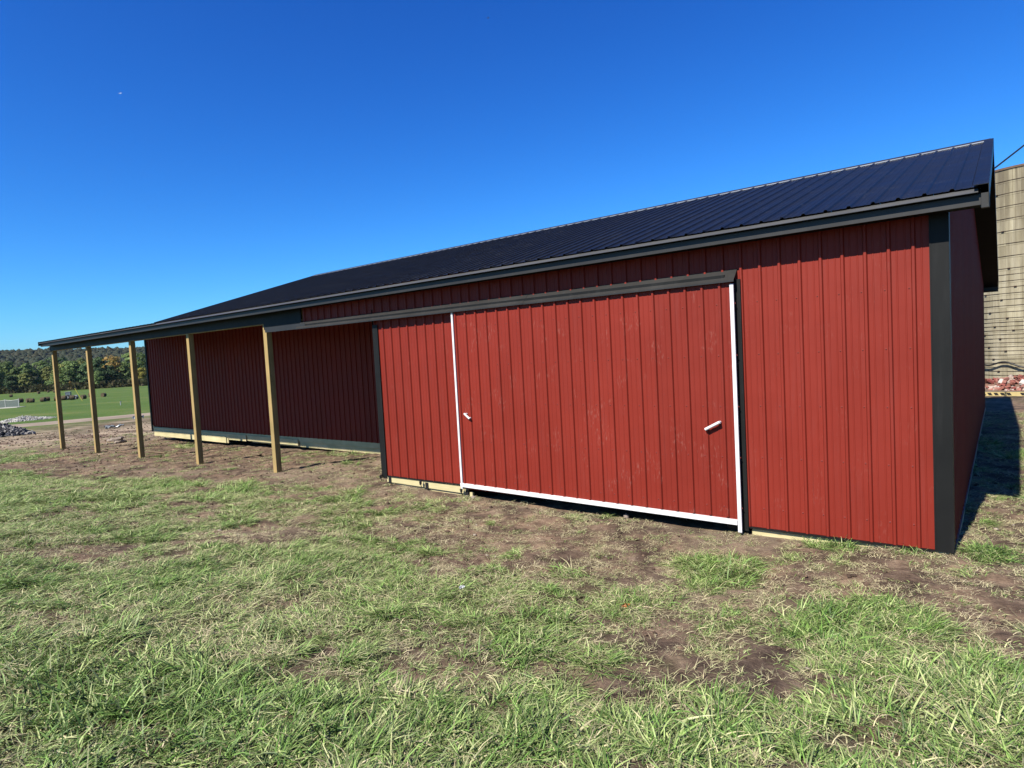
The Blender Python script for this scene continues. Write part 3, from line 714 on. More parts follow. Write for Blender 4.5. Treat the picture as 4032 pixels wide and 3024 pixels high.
# soil mound under the bricks
def mound(name, rx, ry, h, mat, loc, seed=0, n=28, rough=.25):
    V = [(0, 0, h)]; F = []; rings = 7
    for i in range(1, rings+1):
        q = i/rings
        for k in range(n):
            a = 2*math.pi*k/n; w = 1+rough*(float(vnoise(math.cos(a)*2+seed, math.sin(a)*2+seed*1.7))-.5)*2
            z = h*(1-q)**1.2*(1+rough*(float(vnoise(math.cos(a)*4*q+seed, math.sin(a)*4*q+9))-.5)*2)-(.12 if i == rings else 0)
            V.append((rx*q*w*math.cos(a), ry*q*w*math.sin(a), z))
    F += [(0, 1+k, 1+(k+1) % n) for k in range(n)]
    for i in range(rings-1):
        for k in range(n): F.append((1+i*n+k, 1+(i+1)*n+k, 1+(i+1)*n+(k+1) % n, 1+i*n+(k+1) % n))
    return mesh_np(name, V, F, mat, True)
link('rubble_core', mound('rubble_core', 3.2, 2.1, .40, plain('brick_dust_soil', (0.1327, 0.07523, 0.0531), .95, .3, 3), None, 3), br)
# yellow warning tape stretched low across
m_, n_, l_, b_ = new_mat('caution_tape')
tc_ = n_.new('ShaderNodeTexCoord'); wv = n_.new('ShaderNodeTexNoise'); wv.inputs['Scale'].default_value = 1; l_.new(mapping(n_, l_, tc_.outputs['Object'], (9, 1, 1)), wv.inputs['Vector'])
b_.inputs['Base Color'].default_value = (.80, .58, .10, 1); b_.inputs['Roughness'].default_value = .5
tape = thing('barrier_tape', 'strip of yellow and black barrier tape stretched low before the brick pile', 'tape', (.33, 18.7, float(gh(.33, 18.7))-.10))
ypl = plain('tape_yellow', (0.34, 0.27, 0.12), .5, .1, 6, 0); ypk = plain('tape_black', (0.01328, 0.01106, 0.00885), .5, .1, 6, 0)
MB().box(-.62, 3.2, 0, .012, .13, .27).build('tape_band', ypl, tape)
xx = -.45; mb = MB(); kk = 0
while xx < 1.0:
    w = .10; mb.add([(xx, -.003, .155), (xx+w, -.003, .155), (xx+w-.05, -.003, .245), (xx-.05, -.003, .245)], [(0, 1, 2, 3)]); xx += .17 if kk % 5 != 4 else .36; kk += 1
mb.build('tape_marks', ypk, tape)
for xx in (-.6, 1.0, 3.15): MB().tube([(xx, .03, -.1), (xx, .03, .32)], .02, 6).build('stake', RAWWOOD, tape)

# overhead cable
mb = MB(); a0 = CAMP+fwd*17+r2*((3880-2016)/2476.5*17)+u2*((1512-690)/2476.5*17); b0 = CAMP+fwd*20+r2*((4700-2016)/2476.5*20)+u2*((1512-10)/2476.5*20)
b0 = Vector(b0); a0 = Vector(a0)
pp = [a0.lerp(b0, t)+Vector((0, 0, -.35*4*t*(1-t)*.3)) for t in np.linspace(0, 1, 16)]
MB().tube([(a0.x, a0.y, roof_z(a0.y)-.1), (a0.x, a0.y, a0.z+.08)], .03, 8).build('service_mast', GALV, barn)
tag(mb.tube(pp, .022, 6).build('power_cable', RUBBER), 'thin dark overhead cable rising beyond the right roof end', 'cable')

# ------------------------------------------------------------------ far things: points along the photo's sight lines, set down on the terrain
def at(px, zc):
    d = fwd*zc+r2*((px-2016)/2476.5*zc); p = CAMP+d; return p.x, p.y
HAY = plain('hay', (0.05089, 0.03894, 0.02124), .95, .45, 5, .8)
HAYEND = plain('hay_end', (0.06195, 0.04867, 0.02655), .95, .4, 6, .8)
def bale_meshes():
    b = MB(); n = 20
    V = [(x_, .76*math.cos(t)*(1 if abs(x_) < .6 else .95), .74+.76*math.sin(t)*(1 if abs(x_) < .6 else .95)) for x_ in (-.62, -.55, 0, .55, .62) for t in np.arange(n)*2*math.pi/n]
    V = [(x_, y_, max(z_, .0)) for x_, y_, z_ in V]
    F = [(i*n+k, i*n+(k+1) % n, (i+1)*n+(k+1) % n, (i+1)*n+k) for i in range(4) for k in range(n)]
    b.add(V, F, True)
    e = MB()
    for s in (-1, 1):
        V = [(s*.621, rr_*math.cos(t), .74+rr_*math.sin(t)) for rr_ in (.72, .45, .2) for t in np.arange(n)*2*math.pi/n]+[(s*.60, 0, .74)]
        V = [(x_-(s*.03 if i >= n else 0), y_, max(z_, .02)) for i, (x_, y_, z_) in enumerate(V)]
        F = [(i*n+k, i*n+(k+1) % n, (i+1)*n+(k+1) % n, (i+1)*n+k) for i in range(2) for k in range(n)]+[(2*n+k, 2*n+(k+1) % n, 3*n) for k in range(n)]
        e.add(V, F)
    return b, e
bb, be = bale_meshes()
bw = bb.build('wrap', HAY); bew = be.build('straw_face', HAYEND)
bw_me, be_me = bw.data, bew.data; bpy.data.objects.remove(bw); bpy.data.objects.remove(bew)
bales = [(39, 300, 'round hay bale just above the pale panel fence', .6), (74, 190, 'round hay bale at the right end of the pale panel fence', 1.2),
 (106, 186, 'round hay bale, left one of the close pair beside the pale fence', 1.0), (119, 182, 'round hay bale, right one of the close pair beside the pale fence', .4),
 (164, 184, 'round hay bale leaning on another, the left of that pair', .2), (181, 189, 'tall round hay bale, the right of the leaning pair', .9),
 (216, 186, 'round hay bale partly hidden by the leftmost porch post', .7), (247, 186, 'round hay bale just left of the grey tractor', .3),
 (280, 183, 'round hay bale in front of the grey tractor', .5), (324, 185, 'large round hay bale right of the leaning yellow pole', 1.25), (353, 205, 'round hay bale mostly behind the second porch post', .8),
 (404, 196, 'round hay bale alone between second and third porch posts', 1.5), (149, 350, 'small distant hay bale at the far field edge on the left', 1.0), (187, 375, 'tiny distant hay bale by the dry brush at the field edge', .9),
 (212, 360, 'distant hay bale behind the leftmost porch post', .5), (464, 410, 'distant hay bale by the woods left of the third porch post', .3), (561, 400, 'distant hay bale by the woods right of the third porch post', .9)]
for px, zc, lab, rz in bales:
    x_, y_ = at(px, zc); z_ = float(gh(x_, y_))
    t = thing('hay_bale', lab, 'hay bale', (x_, y_, z_-.05), rz+.6, 'round bales on the hay field')
    sc = random.uniform(.84, .97); t.scale = (sc, sc, sc)
    link('wrap', bw_me, t); link('straw_face', be_me, t)
# tractor
x_, y_ = at(276, 189); t = thing('tractor', 'small grey tractor with a glass cab among the bales', 'tractor', (x_, y_, float(gh(x_, y_))), 1.0)
grey = plain('grey_paint', (0.1858, 0.1947, 0.2035), .4, .1, 3, 0); glass, n_, l_, b_ = new_mat('cab_glass'); b_.inputs['Base Color'].default_value = (.10, .13, .15, 1); b_.inputs['Roughness'].default_value = .08
MB().box(-.1, 1.7, -.35, .35, .75, 1.25).build('hood', grey, t, bevel=.05); MB().box(-1.3, .0, -.5, .5, .6, 1.0).build('chassis', RUBBER, t, bevel=.03)
MB().box(-1.25, -.1, -.62, .62, 1.2, 2.25).build('cab', glass, t, bevel=.04); MB().box(-1.35, .0, -.7, .7, 2.25, 2.38).build('roof', grey, t, bevel=.03)
mb = MB()
for a in (-1.27, -.1):
    for b in (-.63, .63): mb.tube([(a, b, 1.0), (a, b, 2.25)], .05, 6)
mb.build('cab_frame', grey, t)
for xx, yy, rr_, w in ((-.75, .75, .75, .4), (-.75, -.75, .75, .4), (1.25, .6, .45, .25), (1.25, -.6, .45, .25)):
    whl = MB().tube([(0, -w/2, 0), (0, -w/2+.05, 0), (0, w/2-.05, 0), (0, w/2, 0)], [rr_*.9, rr_, rr_, rr_*.9], 20).build('wheel', RUBBER, t, (xx, yy, rr_))
    MB().tube([(0, -w/2-.01, 0), (0, w/2+.01, 0)], rr_*.5, 14).build('rim', grey, whl)
# pale panel fence at far left
x0, y0 = at(-40, 132); x1, y1 = at(67, 132); d = Vector((x1-x0, y1-y0, 0)); L = d.length; z_ = float(gh(x1, y1))
t = thing('panel_fence', 'pale grey panel fence with a white top rail at the field edge', 'fence', (x0, y0, z_-.1), math.atan2(d.y, d.x))
FW = plain('white_vinyl', (0.25, 0.26, 0.25), .5, .05, 3, 0); FG = plain('pale_panel', (0.085, 0.105, 0.095), .6, .1, 2, 0)
npk = 24
for k in range(npk):
    sag = -.25*4*((k+.5)/npk)*(1-(k+.5)/npk)*0+.12*abs((k % 12)/11-.5)*2
    MB().box(-L/npk*.48, L/npk*.48, -.02, .02, .08, 1.48+sag).build('panel', FG, t, ((k+.5)*L/npk, 0, 0))
for a in (0, L/2, L): MB().box(-.07, .07, -.07, .07, -.3, 1.85).build('post', FW, t, (a, 0, 0), bevel=.01)
for a in range(2):
    pts_ = [(a*L/2+q*L/2, 0, 1.50+.13*abs(q-.5)*2+.03) for q in np.linspace(0, 1, 9)]
    MB().tube(pts_, .06, 6).build('rail', FW, t)
x_, y_ = at(48, 128); tag(link('concrete_pad', mesh_np('concrete_pad', MB().box(-3.0, 1.7, -1.0, 1.0, -.3, .12).V, MB().box(0, 1, 0, 1, 0, 1).F, plain('pale_concrete', (0.2655, 0.2566, 0.2301), .9)), None, (x_, y_, float(gh(x_, y_))), (0, 0, .5)), 'flat pale concrete pad at the foot of the panel fence', 'concrete pad')
# leaning yellow pole, white pipe
x_, y_ = at(320, 150); zz = float(gh(x_, y_)); yl = plain('yellow_plastic', (0.2743, 0.2655, 0.02655), .5, .1, 3, 0)
t = thing('guy_guard', 'slanting yellow guy wire guard standing in the green field', 'wire guard', (x_, y_, zz))
lr = Vector((r2.x, r2.y, 0)).normalized()
MB().tube([(0, 0, -.2), tuple(-lr*1.65+Vector((0, 0, 3.1)))], .075, 8).build('sleeve', yl, t)
MB().tube([tuple(-lr*1.65+Vector((0, 0, 3.05))), tuple(-lr*3.6+Vector((0, 0, 7.2)))], .02, 5).build('wire', RUBBER, t)
x_, y_ = at(468, 86); zz = float(gh(x_, y_))
t = thing('vent_pipe', 'short white plastic pipe with a bent top standing in the grass', 'pipe', (x_, y_, zz))
MB().tube([(0, 0, -.1), (0, 0, .42), (.03, 0, .48), (.12, 0, .50)], .065, 10).build('pipe', FW, t)
MB().tube([(.115, 0, .50), (.15, 0, .50)], .08, 10).build('collar', FW, t)
# stone heaps at the left
STONE = varmat('grey_rock', [(0, (0.0472, 0.0472, 0.04956)), (.3, (0.08968, 0.08968, 0.08968)), (.55, (0.1416, 0.1369, 0.1322)), (.75, (0.03304, 0.03304, 0.0354)), (.9, (0.2124, 0.2077, 0.1982))])
WSTONE = varmat('white_gravel', [(0, (0.288, 0.28, 0.256)), (.4, (0.368, 0.36, 0.336)), (.7, (0.24, 0.232, 0.216)), (.85, (0.44, 0.432, 0.408))])
def heap(name, px, zc, rx, ry, h, n, size, mat, lab, cat, core):
    x_, y_ = at(px, zc); t = thing(name, lab, cat, (x_, y_, float(gh(x_, y_))), 1.25)
    o = rubble_mesh('stone', n, rx, ry, h, size, mat).build('stone', mat, t); o['kind'] = 'stuff'
    link('heap_core', mound('heap_core', rx*1.02, ry*1.02, h*.85, core, None, px % 7), t); return t
t = heap('rock_pile', -28, 35.5, 1.5, 1.4, .8, 600, .22, STONE, 'heap of dark grey broken rock at the left edge beyond the porch', 'rock pile', plain('rock_dust', (0.06195, 0.06195, 0.06195), .95))
for k in range(50):
    a = random.uniform(0, 6.28); q = random.uniform(.3, 1.25); rubble_mesh('stone', 1, .01, .01, .01, random.uniform(.2, .38), STONE).build('stone', STONE, t, (1.45*q*math.cos(a), 1.35*q*math.sin(a), max(.04, .72*(1-q)+.05)))
heap('gravel_pile', 78, 57, 2.0, 1.0, .5, 600, .12, WSTONE, 'long low heap of white gravel beside the dirt road', 'gravel pile', plain('gravel_dust', (0.285, 0.27, 0.2475), .95))
heap('gravel_pile', 146, 59, 1.3, .6, .22, 300, .10, WSTONE, 'smaller flat spill of white gravel right of the longer heap', 'gravel pile', plain('gravel_dust_pale', (0.315, 0.3, 0.2775), .95))
x_, y_ = at(60, 36)
# loose slabs and plastic scraps
SLAB = plain('broken_concrete', (0.177, 0.146, 0.1195), .95, .3, 5, .5)
def rock(name, px_or_xy, size, lab, cat, mat, flat=.35):
    x_, y_ = px_or_xy; bm = bmesh.new(); bmesh.ops.create_icosphere(bm, subdivisions=2, radius=.5)
    for v in bm.verts: v.co *= 1+random.uniform(-.12, .12)
    for v in bm.verts: v.co = Vector((v.co.x*size[0], v.co.y*size[1], round(v.co.z*3)/3*size[2]))
    me = bpy.data.meshes.new(name); bm.to_mesh(me); bm.free(); me.materials.append(mat)
    return tag(link(name, me, None, (x_, y_, gz(x_, y_)+size[2]*.25), (random.uniform(-.15, .15), random.uniform(-.15, .15), random.uniform(0, 3))), lab, cat)
rock('concrete_slab', (-29.3, 2.4), (.75, .45, .2), 'larger broken slab of pale concrete on the dirt beyond the barn end', 'slab', SLAB)
rock('concrete_slab', (-27.6, 2.0), (.55, .3, .17), 'smaller broken concrete slab right of the larger one', 'slab', SLAB)
BLUEP = plain('blue_grey_plastic', (0.15, 0.1688, 0.1762), .35, .2, 4, .4)
def crumple(name, xy, s, lab, mat, cat='plastic sheet'):
    x_, y_ = xy; n = 7; V = []; F = []
    for i in range(n):
        for j in range(n): V.append(((i/(n-1)-.5)*s[0]+random.uniform(-.04, .04)*s[0], (j/(n-1)-.5)*s[1]+random.uniform(-.04, .04)*s[1], s[2]*random.random()))
    for i in range(n-1):
        for j in range(n-1): F.append((i*n+j, (i+1)*n+j, (i+1)*n+j+1, i*n+j+1))
    o = link(name, mesh_np(name, V, F, mat), None, (x_, y_, gz(x_, y_)+.02), (0, 0, random.uniform(0, 3)))
    md = o.modifiers.new('thickness', 'SOLIDIFY'); md.thickness = .004
    return tag(o, lab, cat)
crumple('plastic_sheet', (-40.2, 6.2), (.9, .4, .2), 'crumpled blue grey plastic sheet on the dirt between two porch posts', BLUEP)
crumple('plastic_sheet', (-48.2, 10.6), (.9, .4, .25), 'crumpled blue grey plastic sheet near the road left of the dark wall', BLUEP)
crumple('plastic_scrap', (-3.77, -3.64), (.06, .05, .035), 'tiny crumpled pale foil scrap in the grass', plain('foil', (0.3097, 0.3186, 0.3452), .25, .1, 9, 0), 'litter')
crumple('dead_leaf', (-2.26, -3.11), (.07, .05, .03), 'single orange fallen leaf on the soil', plain('orange_leaf', (0.2434, 0.06195, 0.01328), .7, .2, 9, 0), 'leaf')
rock('stone', (-3.9, .02), (.12, .08, .07), 'pale stone lying under the left end of the sliding door', 'stone', SLAB)
rock('stone', (-6.75, -.12), (.09, .07, .06), 'small pale stone by the corner of the white door rail', 'stone', SLAB)
rock('brick_fragment', (-7.15, -.75), (.09, .05, .05), 'small upright pale brick fragment on the soil before the left wall', 'brick fragment', plain('pale_brick', (0.2213, 0.146, 0.1106), .9))
for xy, sz, lab in (((-21.6, .9), (.75, .1), 'dark split board lying on the dirt between porch posts'), ((-17.2, 1.9), (.6, .09), 'short dark stick on the dirt before the recessed wall'), ((-31.5, 3.4), (1.4, .2), 'long weathered board half buried beyond the barn end'), ((-23.6, -.4), (.5, .08), 'pale wood offcut on the dirt left of the third post')):
    o = MB().box(-sz[0]/2, sz[0]/2, -sz[1]/2, sz[1]/2, 0, .035).build('wood_scrap', RAWWOOD, None, (xy[0], xy[1], gz(*xy)+.015), (.05, .06, random.uniform(0, 3)), bevel=.005); tag(o, lab, 'wood scrap')

# birds in the sky
BIRD = plain('bird_feathers', (0.01328, 0.01328, 0.0177), .8, .2, 5, 0); BIRDW = plain('pale_bird_feathers', (0.3319, 0.3319, 0.3319), .8, .1, 5, 0)
def bird(px, py, D, mat, lab, roll):
    p = CAMP+fwd*D+r2*((px-2016)/2476.5*D)+u2*((1512-py)/2476.5*D)
    t = thing('bird', lab, 'bird', p, 0); t.rotation_euler = (roll, .25, .7)
    MB().tube([(-.12, 0, 0), (-.06, 0, .005), (.02, 0, .005), (.09, 0, .01), (.13, 0, .012)], [.008, .028, .034, .022, .006], 8).build('body', mat, t)
    for s in (-1, 1):
        V = [(.06, s*.02, .01), (-.04, s*.02, .01), (.05, s*.15, .05), (-.05, s*.15, .045), (-.07, s*.30, .03)]
        V += [(a, b, c-.006) for a, b, c in V]
        MB().add(V, [(0, 1, 3, 2), (2, 3, 4), (5, 7, 8, 6), (7, 9, 8), (0, 2, 7, 5), (2, 4, 9, 7), (1, 6, 8, 3), (3, 8, 9, 4), (0, 5, 6, 1)]).build('wing', mat, t)
    MB().add([(-.11, .0, 0), (-.20, .05, 0), (-.20, -.05, 0), (-.11, 0, -.005), (-.20, .05, -.005), (-.20, -.05, -.005)], [(0, 1, 2), (3, 5, 4), (0, 3, 4, 1), (1, 4, 5, 2), (2, 5, 3, 0)]).build('tail', mat, t)
bird(1922, 71, 75, BIRD, 'tiny dark bird high in the blue sky above the roof', .9)
bird(474, 368, 80, BIRDW, 'tiny pale bird high in the sky at the left', .6)

# ------------------------------------------------------------------ trees
def leafmat(name, cols):
    m, n, l, b = new_mat(name); geo = n.new('ShaderNodeNewGeometry'); info = n.new('ShaderNodeObjectInfo')
    ad = nnode(n, 'ShaderNodeMath', operation='FRACT'); s_ = nnode(n, 'ShaderNodeMath', operation='ADD')
    l.new(geo.outputs['Random Per Island'], s_.inputs[0]); s_.inputs[1].default_value = .0; l.new(s_.outputs[0], ad.inputs[0])
    r = ramp(n, [(i/max(1, len(cols)-1), c) for i, c in enumerate(cols)]); l.new(ad.outputs[0], r.inputs[0])
    mv = nnode(n, 'ShaderNodeMapRange'); mv.inputs[3].default_value = .75; mv.inputs[4].default_value = 1.25; l.new(info.outputs['Random'], mv.inputs[0])
    cm = n.new('ShaderNodeCombineColor'); [l.new(mv.outputs[0], cm.inputs[i]) for i in range(3)]
    l.new(mixc(n, l, 1., r.outputs[0], cm.outputs[0], 'MULTIPLY'), b.inputs['Base Color']); b.inputs['Roughness'].default_value = .7; b.inputs['Specular IOR Level'].default_value = .2
    tl = n.new('ShaderNodeBsdfTranslucent'); l.new(b.inputs['Base Color'].links[0].from_socket, tl.inputs[0])
    mx = n.new('ShaderNodeMixShader'); mx.inputs[0].default_value = .32; l.new(b.outputs[0], mx.inputs[1]); l.new(tl.outputs[0], mx.inputs[2]); l.new(mx.outputs[0], n['Material Output'].inputs[0])
    return m
LEAF = {'dark': leafmat('dark_leaves', [(0.0355, 0.0647, 0.0250), (0.0605, 0.0992, 0.0355), (0.0470, 0.0814, 0.0293)]),
        'green': leafmat('green_leaves', [(0.0626, 0.0992, 0.0314), (0.1043, 0.1513, 0.0438), (0.0814, 0.1231, 0.0355)]),
        'olive': leafmat('olive_leaves', [(0.0992, 0.1253, 0.0334), (0.1618, 0.1723, 0.0481), (0.1253, 0.1441, 0.0396)]),
        'orange': leafmat('orange_leaves', [(0.1983, 0.1253, 0.0365), (0.2610, 0.1723, 0.0470), (0.1670, 0.1462, 0.0396)]),
        'yellow': leafmat('yellow_leaves', [(0.1565, 0.1409, 0.0229), (0.2192, 0.1879, 0.0314), (0.1253, 0.1253, 0.0229)])}
BARK = plain('bark', (0.04425, 0.03761, 0.03098), .95, .3, 6, .5)
def crown_np(h, w, lobes, nleaf, s, r_):
    """leaf-clump quads on the outside of many uneven lobes"""
    V = []; F = []
    L = []
    for k in range(lobes):
        a = r_.uniform(0, 6.283); q = r_.uniform(0, 1)**.6; zz = r_.uniform(.08, .93); taper = math.sin(math.pi*min(1, (zz+.12)/1.1))**.6
        L.append((w*.36*q*math.cos(a)*taper, w*.36*q*math.sin(a)*taper, zz*h, w*r_.uniform(.15, .27)*(.6+.4*taper)))
    for k in range(nleaf):
        cx_, cy_, cz_, rr_ = L[r_.integers(len(L))]
        d = r_.normal(size=3); d /= np.linalg.norm(d); d[2] = abs(d[2])*.8+d[2]*.2
        p = np.array([cx_, cy_, cz_])+d*rr_*r_.uniform(.75, 1.08)*np.array([1, 1, .85])
        e1 = np.cross(d+r_.normal(size=3)*.5, [0, 0, 1]); e1 /= np.linalg.norm(e1)+1e-6; e2 = np.cross(d, e1)+r_.normal(size=3)*.22
        ss = s*r_.uniform(.5, 1.3); n0 = len(V)
        V += [p-e1*ss-e2*ss*.7, p+e1*ss*.7-e2*ss, p+e1*ss+e2*ss*.6, p-e1*ss*.8+e2*ss]
        F.append((n0, n0+1, n0+2, n0+3))
    return V, F
def trunk_mb(h, r_):
    mb = MB(); mb.tube([(0, 0, -.5), (.1, 0, h*.25), (.0, .1, h*.5), (.1, 0, h*.8)], [h*.022, h*.017, h*.012, h*.004], 7)
    for k in range(4):
        a = r_.uniform(0, 6.28); z = h*r_.uniform(.25, .5); e = h*r_.uniform(.15, .25)
        mb.tube([(0, 0, z), (math.cos(a)*e*.5, math.sin(a)*e*.5, z+e*.5), (math.cos(a)*e, math.sin(a)*e, z+e*1.1)], [h*.010, h*.007, h*.003], 5)
    return mb
trng = np.random.default_rng(11)
CR = []; TR = []
for k in range(6):
    hh = 20; V, F = crown_np(hh, 15+trng.uniform(-2, 2), 24, 1700, .55, trng); CR.append((V, F))
    o = trunk_mb(hh, trng).build('trunk', BARK); TR.append(o.data); bpy.data.objects.remove(o)
CRM = {(k, c): mesh_np('crown', CR[k][0], CR[k][1], LEAF[c]) for k in range(6) for c in LEAF}
LBL = {'dark': 'dark green broad tree in the wood edge beyond the hay field', 'green': 'mid green broad tree in the wood edge beyond the hay field', 'olive': 'light olive green tree in the wood edge beyond the hay field'}
def tree(px, zc, h, kind, k, lab=None, sink=0):
    x_, y_ = at(px, zc); sc = h/20
    t = thing('tree', lab or LBL[kind], 'tree', (x_, y_, float(gh(x_, y_))-sink), random.uniform(0, 6.28), None if lab else kind+' trees along the far edge of the field')
    t.scale = (sc*random.uniform(.9, 1.1), sc*random.uniform(.9, 1.1), sc)
    link('crown', CRM[(k, kind)], t); link('trunk', TR[k], t); return t
# rows from behind to front, spread a little past both sides of the view
def where(px):
    for lim, w in ((-20, 'past the left picture edge'), (70, 'far left above the pale fence'), (150, 'left of the first porch post'), (232, 'behind the first porch post'), (300, 'right of the first porch post'), (370, 'left of the second porch post'), (455, 'right of the second porch post'), (545, 'behind the third porch post'), (590, 'beside the dark wall end')):
        if px < lim: return w
    return 'hidden beyond the recessed wall'
ROWN = {500: 'back row', 455: 'middle row', 412: 'low front row'}
i = 0; seen_lab = {}
for zc, px0, px1, step, hs in ((500, -260, 760, 60, (22, 27)), (455, -250, 740, 54, (17, 22.5)), (412, -255, 730, 58, (9.5, 15))):
    px = px0
    while px < px1:
        kind = random.choice(['dark', 'green', 'green', 'olive'] if zc < 470 else ['dark', 'green', 'green'])
        if not (zc == 412 and (430 < px < 560 or random.random() < .15)) and not (zc == 455 and 430 < px < 500):
            pxx = px+random.uniform(-14, 14)
            lab = '%s %s tree, %s' % ({'dark': 'dark green', 'green': 'mid green', 'olive': 'light olive'}[kind], ROWN[zc], where(pxx))
            t = tree(pxx, zc+random.uniform(-10, 10), random.uniform(*hs), kind, i % 6, lab); t['group'] = 'trees of the wood edge'; seen_lab.setdefault(lab, []).append((pxx, t))
        px += step; i += 1
for lab, ts in seen_lab.items():
    ts.sort(key=lambda q: q[0])
    if len(ts) > 1:
        w_ = ['leftmost', 'rightmost'] if len(ts) == 2 else ['leftmost', 'second', 'third', 'fourth', 'fifth', 'sixth', 'seventh']
        for q, (_, t) in enumerate(ts): t['label'] = lab+', '+w_[min(q, len(w_)-1)]+' of these'
tree(462, 440, 22, 'orange', 2, 'orange brown autumn tree standing out in the wood edge behind the third post')
tree(438, 432, 15, 'dark', 4, 'low dark green tree just left of the orange brown autumn tree'); tree(500, 440, 16, 'green', 1, 'low mid green tree just right of the orange brown autumn tree'); tree(395, 428, 20, 'dark', 5, 'broad dark green tree midway between second and third porch posts'); tree(350, 430, 21, 'dark', 0, 'broad dark green tree directly behind the second porch post')
tree(562, 418, 13, 'yellow', 3, 'small yellow green tree at the wood edge right of the third post')
tree(272, 420, 7, 'orange', 5, 'small orange yellow bush at the wood edge behind the tractor')
tree(100, 415, 13, 'olive', 1, 'large light olive tree at the left of the wood edge')
# brush along the wood's foot
bv = []; bf = []
for k in range(6500):
    px = trng.uniform(-260, 760); x_, y_ = at(px, 408+trng.uniform(-6, 30)); z_ = float(gh(x_, y_)); s_ = trng.uniform(.4, 1.0)
    p = np.array([x_, y_, z_+trng.uniform(.1, 1)**1.5*4.2]); a = trng.uniform(0, 6.28); e1 = np.array([math.cos(a), math.sin(a), trng.uniform(-.3, .3)])*s_; e2 = np.array([0, trng.uniform(-.4, .4), 1])*s_
    n0 = len(bv); bv += [p-e1-e2, p+e1-e2*.8, p+e1*.8+e2, p-e1*.9+e2*.8]; bf.append((n0, n0+1, n0+2, n0+3))
tag(link('brush', mesh_np('brush', bv, bf, leafmat('dry_brush', [(0.059, 0.05605, 0.02065), (0.0354, 0.04425, 0.01416), (0.0885, 0.0708, 0.0295)]))), 'dry brush and saplings along the foot of the woods', 'brush', kind='stuff')
# hill forest
bm = bmesh.new(); bmesh.ops.create_icosphere(bm, subdivisions=1, radius=1); ico_v = np.array([v.co[:] for v in bm.verts]); ico_f = np.array([[v.index for v in f.verts] for f in bm.faces]); bm.free()
NH = 17000; hxs = trng.uniform(-2300, -950, NH); hys = hxs*0
az = trng.uniform(math.radians(55), math.radians(96), NH); hys = CAMP.y+(-hxs)/np.tan(az)
hzs = gh(hxs, hys)+ridge_h(hxs, hys)
Rr = trng.uniform(3.2, 6.5, NH)
VV = ico_v[None]*Rr[:, None, None]*(1+.25*trng.normal(size=(NH, len(ico_v), 1)))*np.array([1, 1, 1.05])+np.stack([hxs, hys, hzs+Rr*.55], -1)[:, None]
FF = (ico_f[None]+(np.arange(NH)*len(ico_v))[:, None, None]).reshape(-1, 3)
me = bpy.data.meshes.new('hill_forest'); VV = VV.reshape(-1, 3); VV_TOP = VV[:, 2].max()
me.vertices.add(len(VV)); me.vertices.foreach_set('co', VV.ravel()); me.loops.add(FF.size); me.loops.foreach_set('vertex_index', FF.ravel().astype(np.int32))
me.polygons.add(len(FF)); me.polygons.foreach_set('loop_start', np.arange(0, FF.size, 3, dtype=np.int32)); me.update(calc_edges=True); me.validate()
me.materials.append(leafmat('hill_leaves', [(0.01605, 0.02596, 0.01416), (0.0236, 0.03398, 0.01699), (0.0354, 0.03682, 0.01699), (0.01794, 0.02832, 0.0151)]))
tag(link('hill_forest', me), 'wooded hillside far behind the hay field', 'forest', kind='stuff')

# ------------------------------------------------------------------ grass
def grassmat():
    m, n, l, b = new_mat('grass_blades')
    at_ = nnode(n, 'ShaderNodeAttribute'); at_.attribute_name = 'tint'
    info = n.new('ShaderNodeObjectInfo'); geo = n.new('ShaderNodeNewGeometry')
    r = ramp(n, [(0, (.054, .118, .020)), (.28, (.104, .186, .037)), (.50, (.192, .248, .083)), (.68, (.262, .272, .133)), (.82, (.315, .287, .160)), (1, (.38, .33, .21))])
    big = noise(n, l, geo.outputs['Position'], .55, 3, .5)
    f = nnode(n, 'ShaderNodeMath', operation='MULTIPLY_ADD'); l.new(big.outputs[0], f.inputs[0]); f.inputs[1].default_value = .55; f.inputs[2].default_value = -.28
    f2 = nnode(n, 'ShaderNodeMath', operation='ADD'); l.new(at_.outputs['Fac'], f2.inputs[0]); l.new(f.outputs[0], f2.inputs[1])
    mv = nnode(n, 'ShaderNodeMapRange'); mv.inputs[3].default_value = -.09; mv.inputs[4].default_value = .09; l.new(info.outputs['Random'], mv.inputs[0])
    f3 = nnode(n, 'ShaderNodeMath', operation='ADD'); l.new(f2.outputs[0], f3.inputs[0]); l.new(mv.outputs[0], f3.inputs[1])
    l.new(f3.outputs[0], r.inputs[0])
    pv = nnode(n, 'ShaderNodeMapRange'); pv.inputs[3].default_value = .42; pv.inputs[4].default_value = 1.5; l.new(geo.outputs['Random Per Island'], pv.inputs[0])
    pc = n.new('ShaderNodeCombineColor'); [l.new(pv.outputs[0], pc.inputs[i]) for i in range(3)]
    bcol = mixc(n, l, 1.0, r.outputs[0], pc.outputs[0], 'MULTIPLY')
    l.new(bcol, b.inputs['Base Color']); b.inputs['Roughness'].default_value = .55; b.inputs['Specular IOR Level'].default_value = .35
    tr = n.new('ShaderNodeBsdfTranslucent'); l.new(bcol, tr.inputs[0])
    mx = n.new('ShaderNodeMixShader'); mx.inputs[0].default_value = .20; l.new(b.outputs[0], mx.inputs[1]); l.new(tr.outputs[0], mx.inputs[2])
    l.new(mx.outputs[0], n['Material Output'].inputs[0]); return m
GRASS = grassmat()
grng = np.random.default_rng(5)
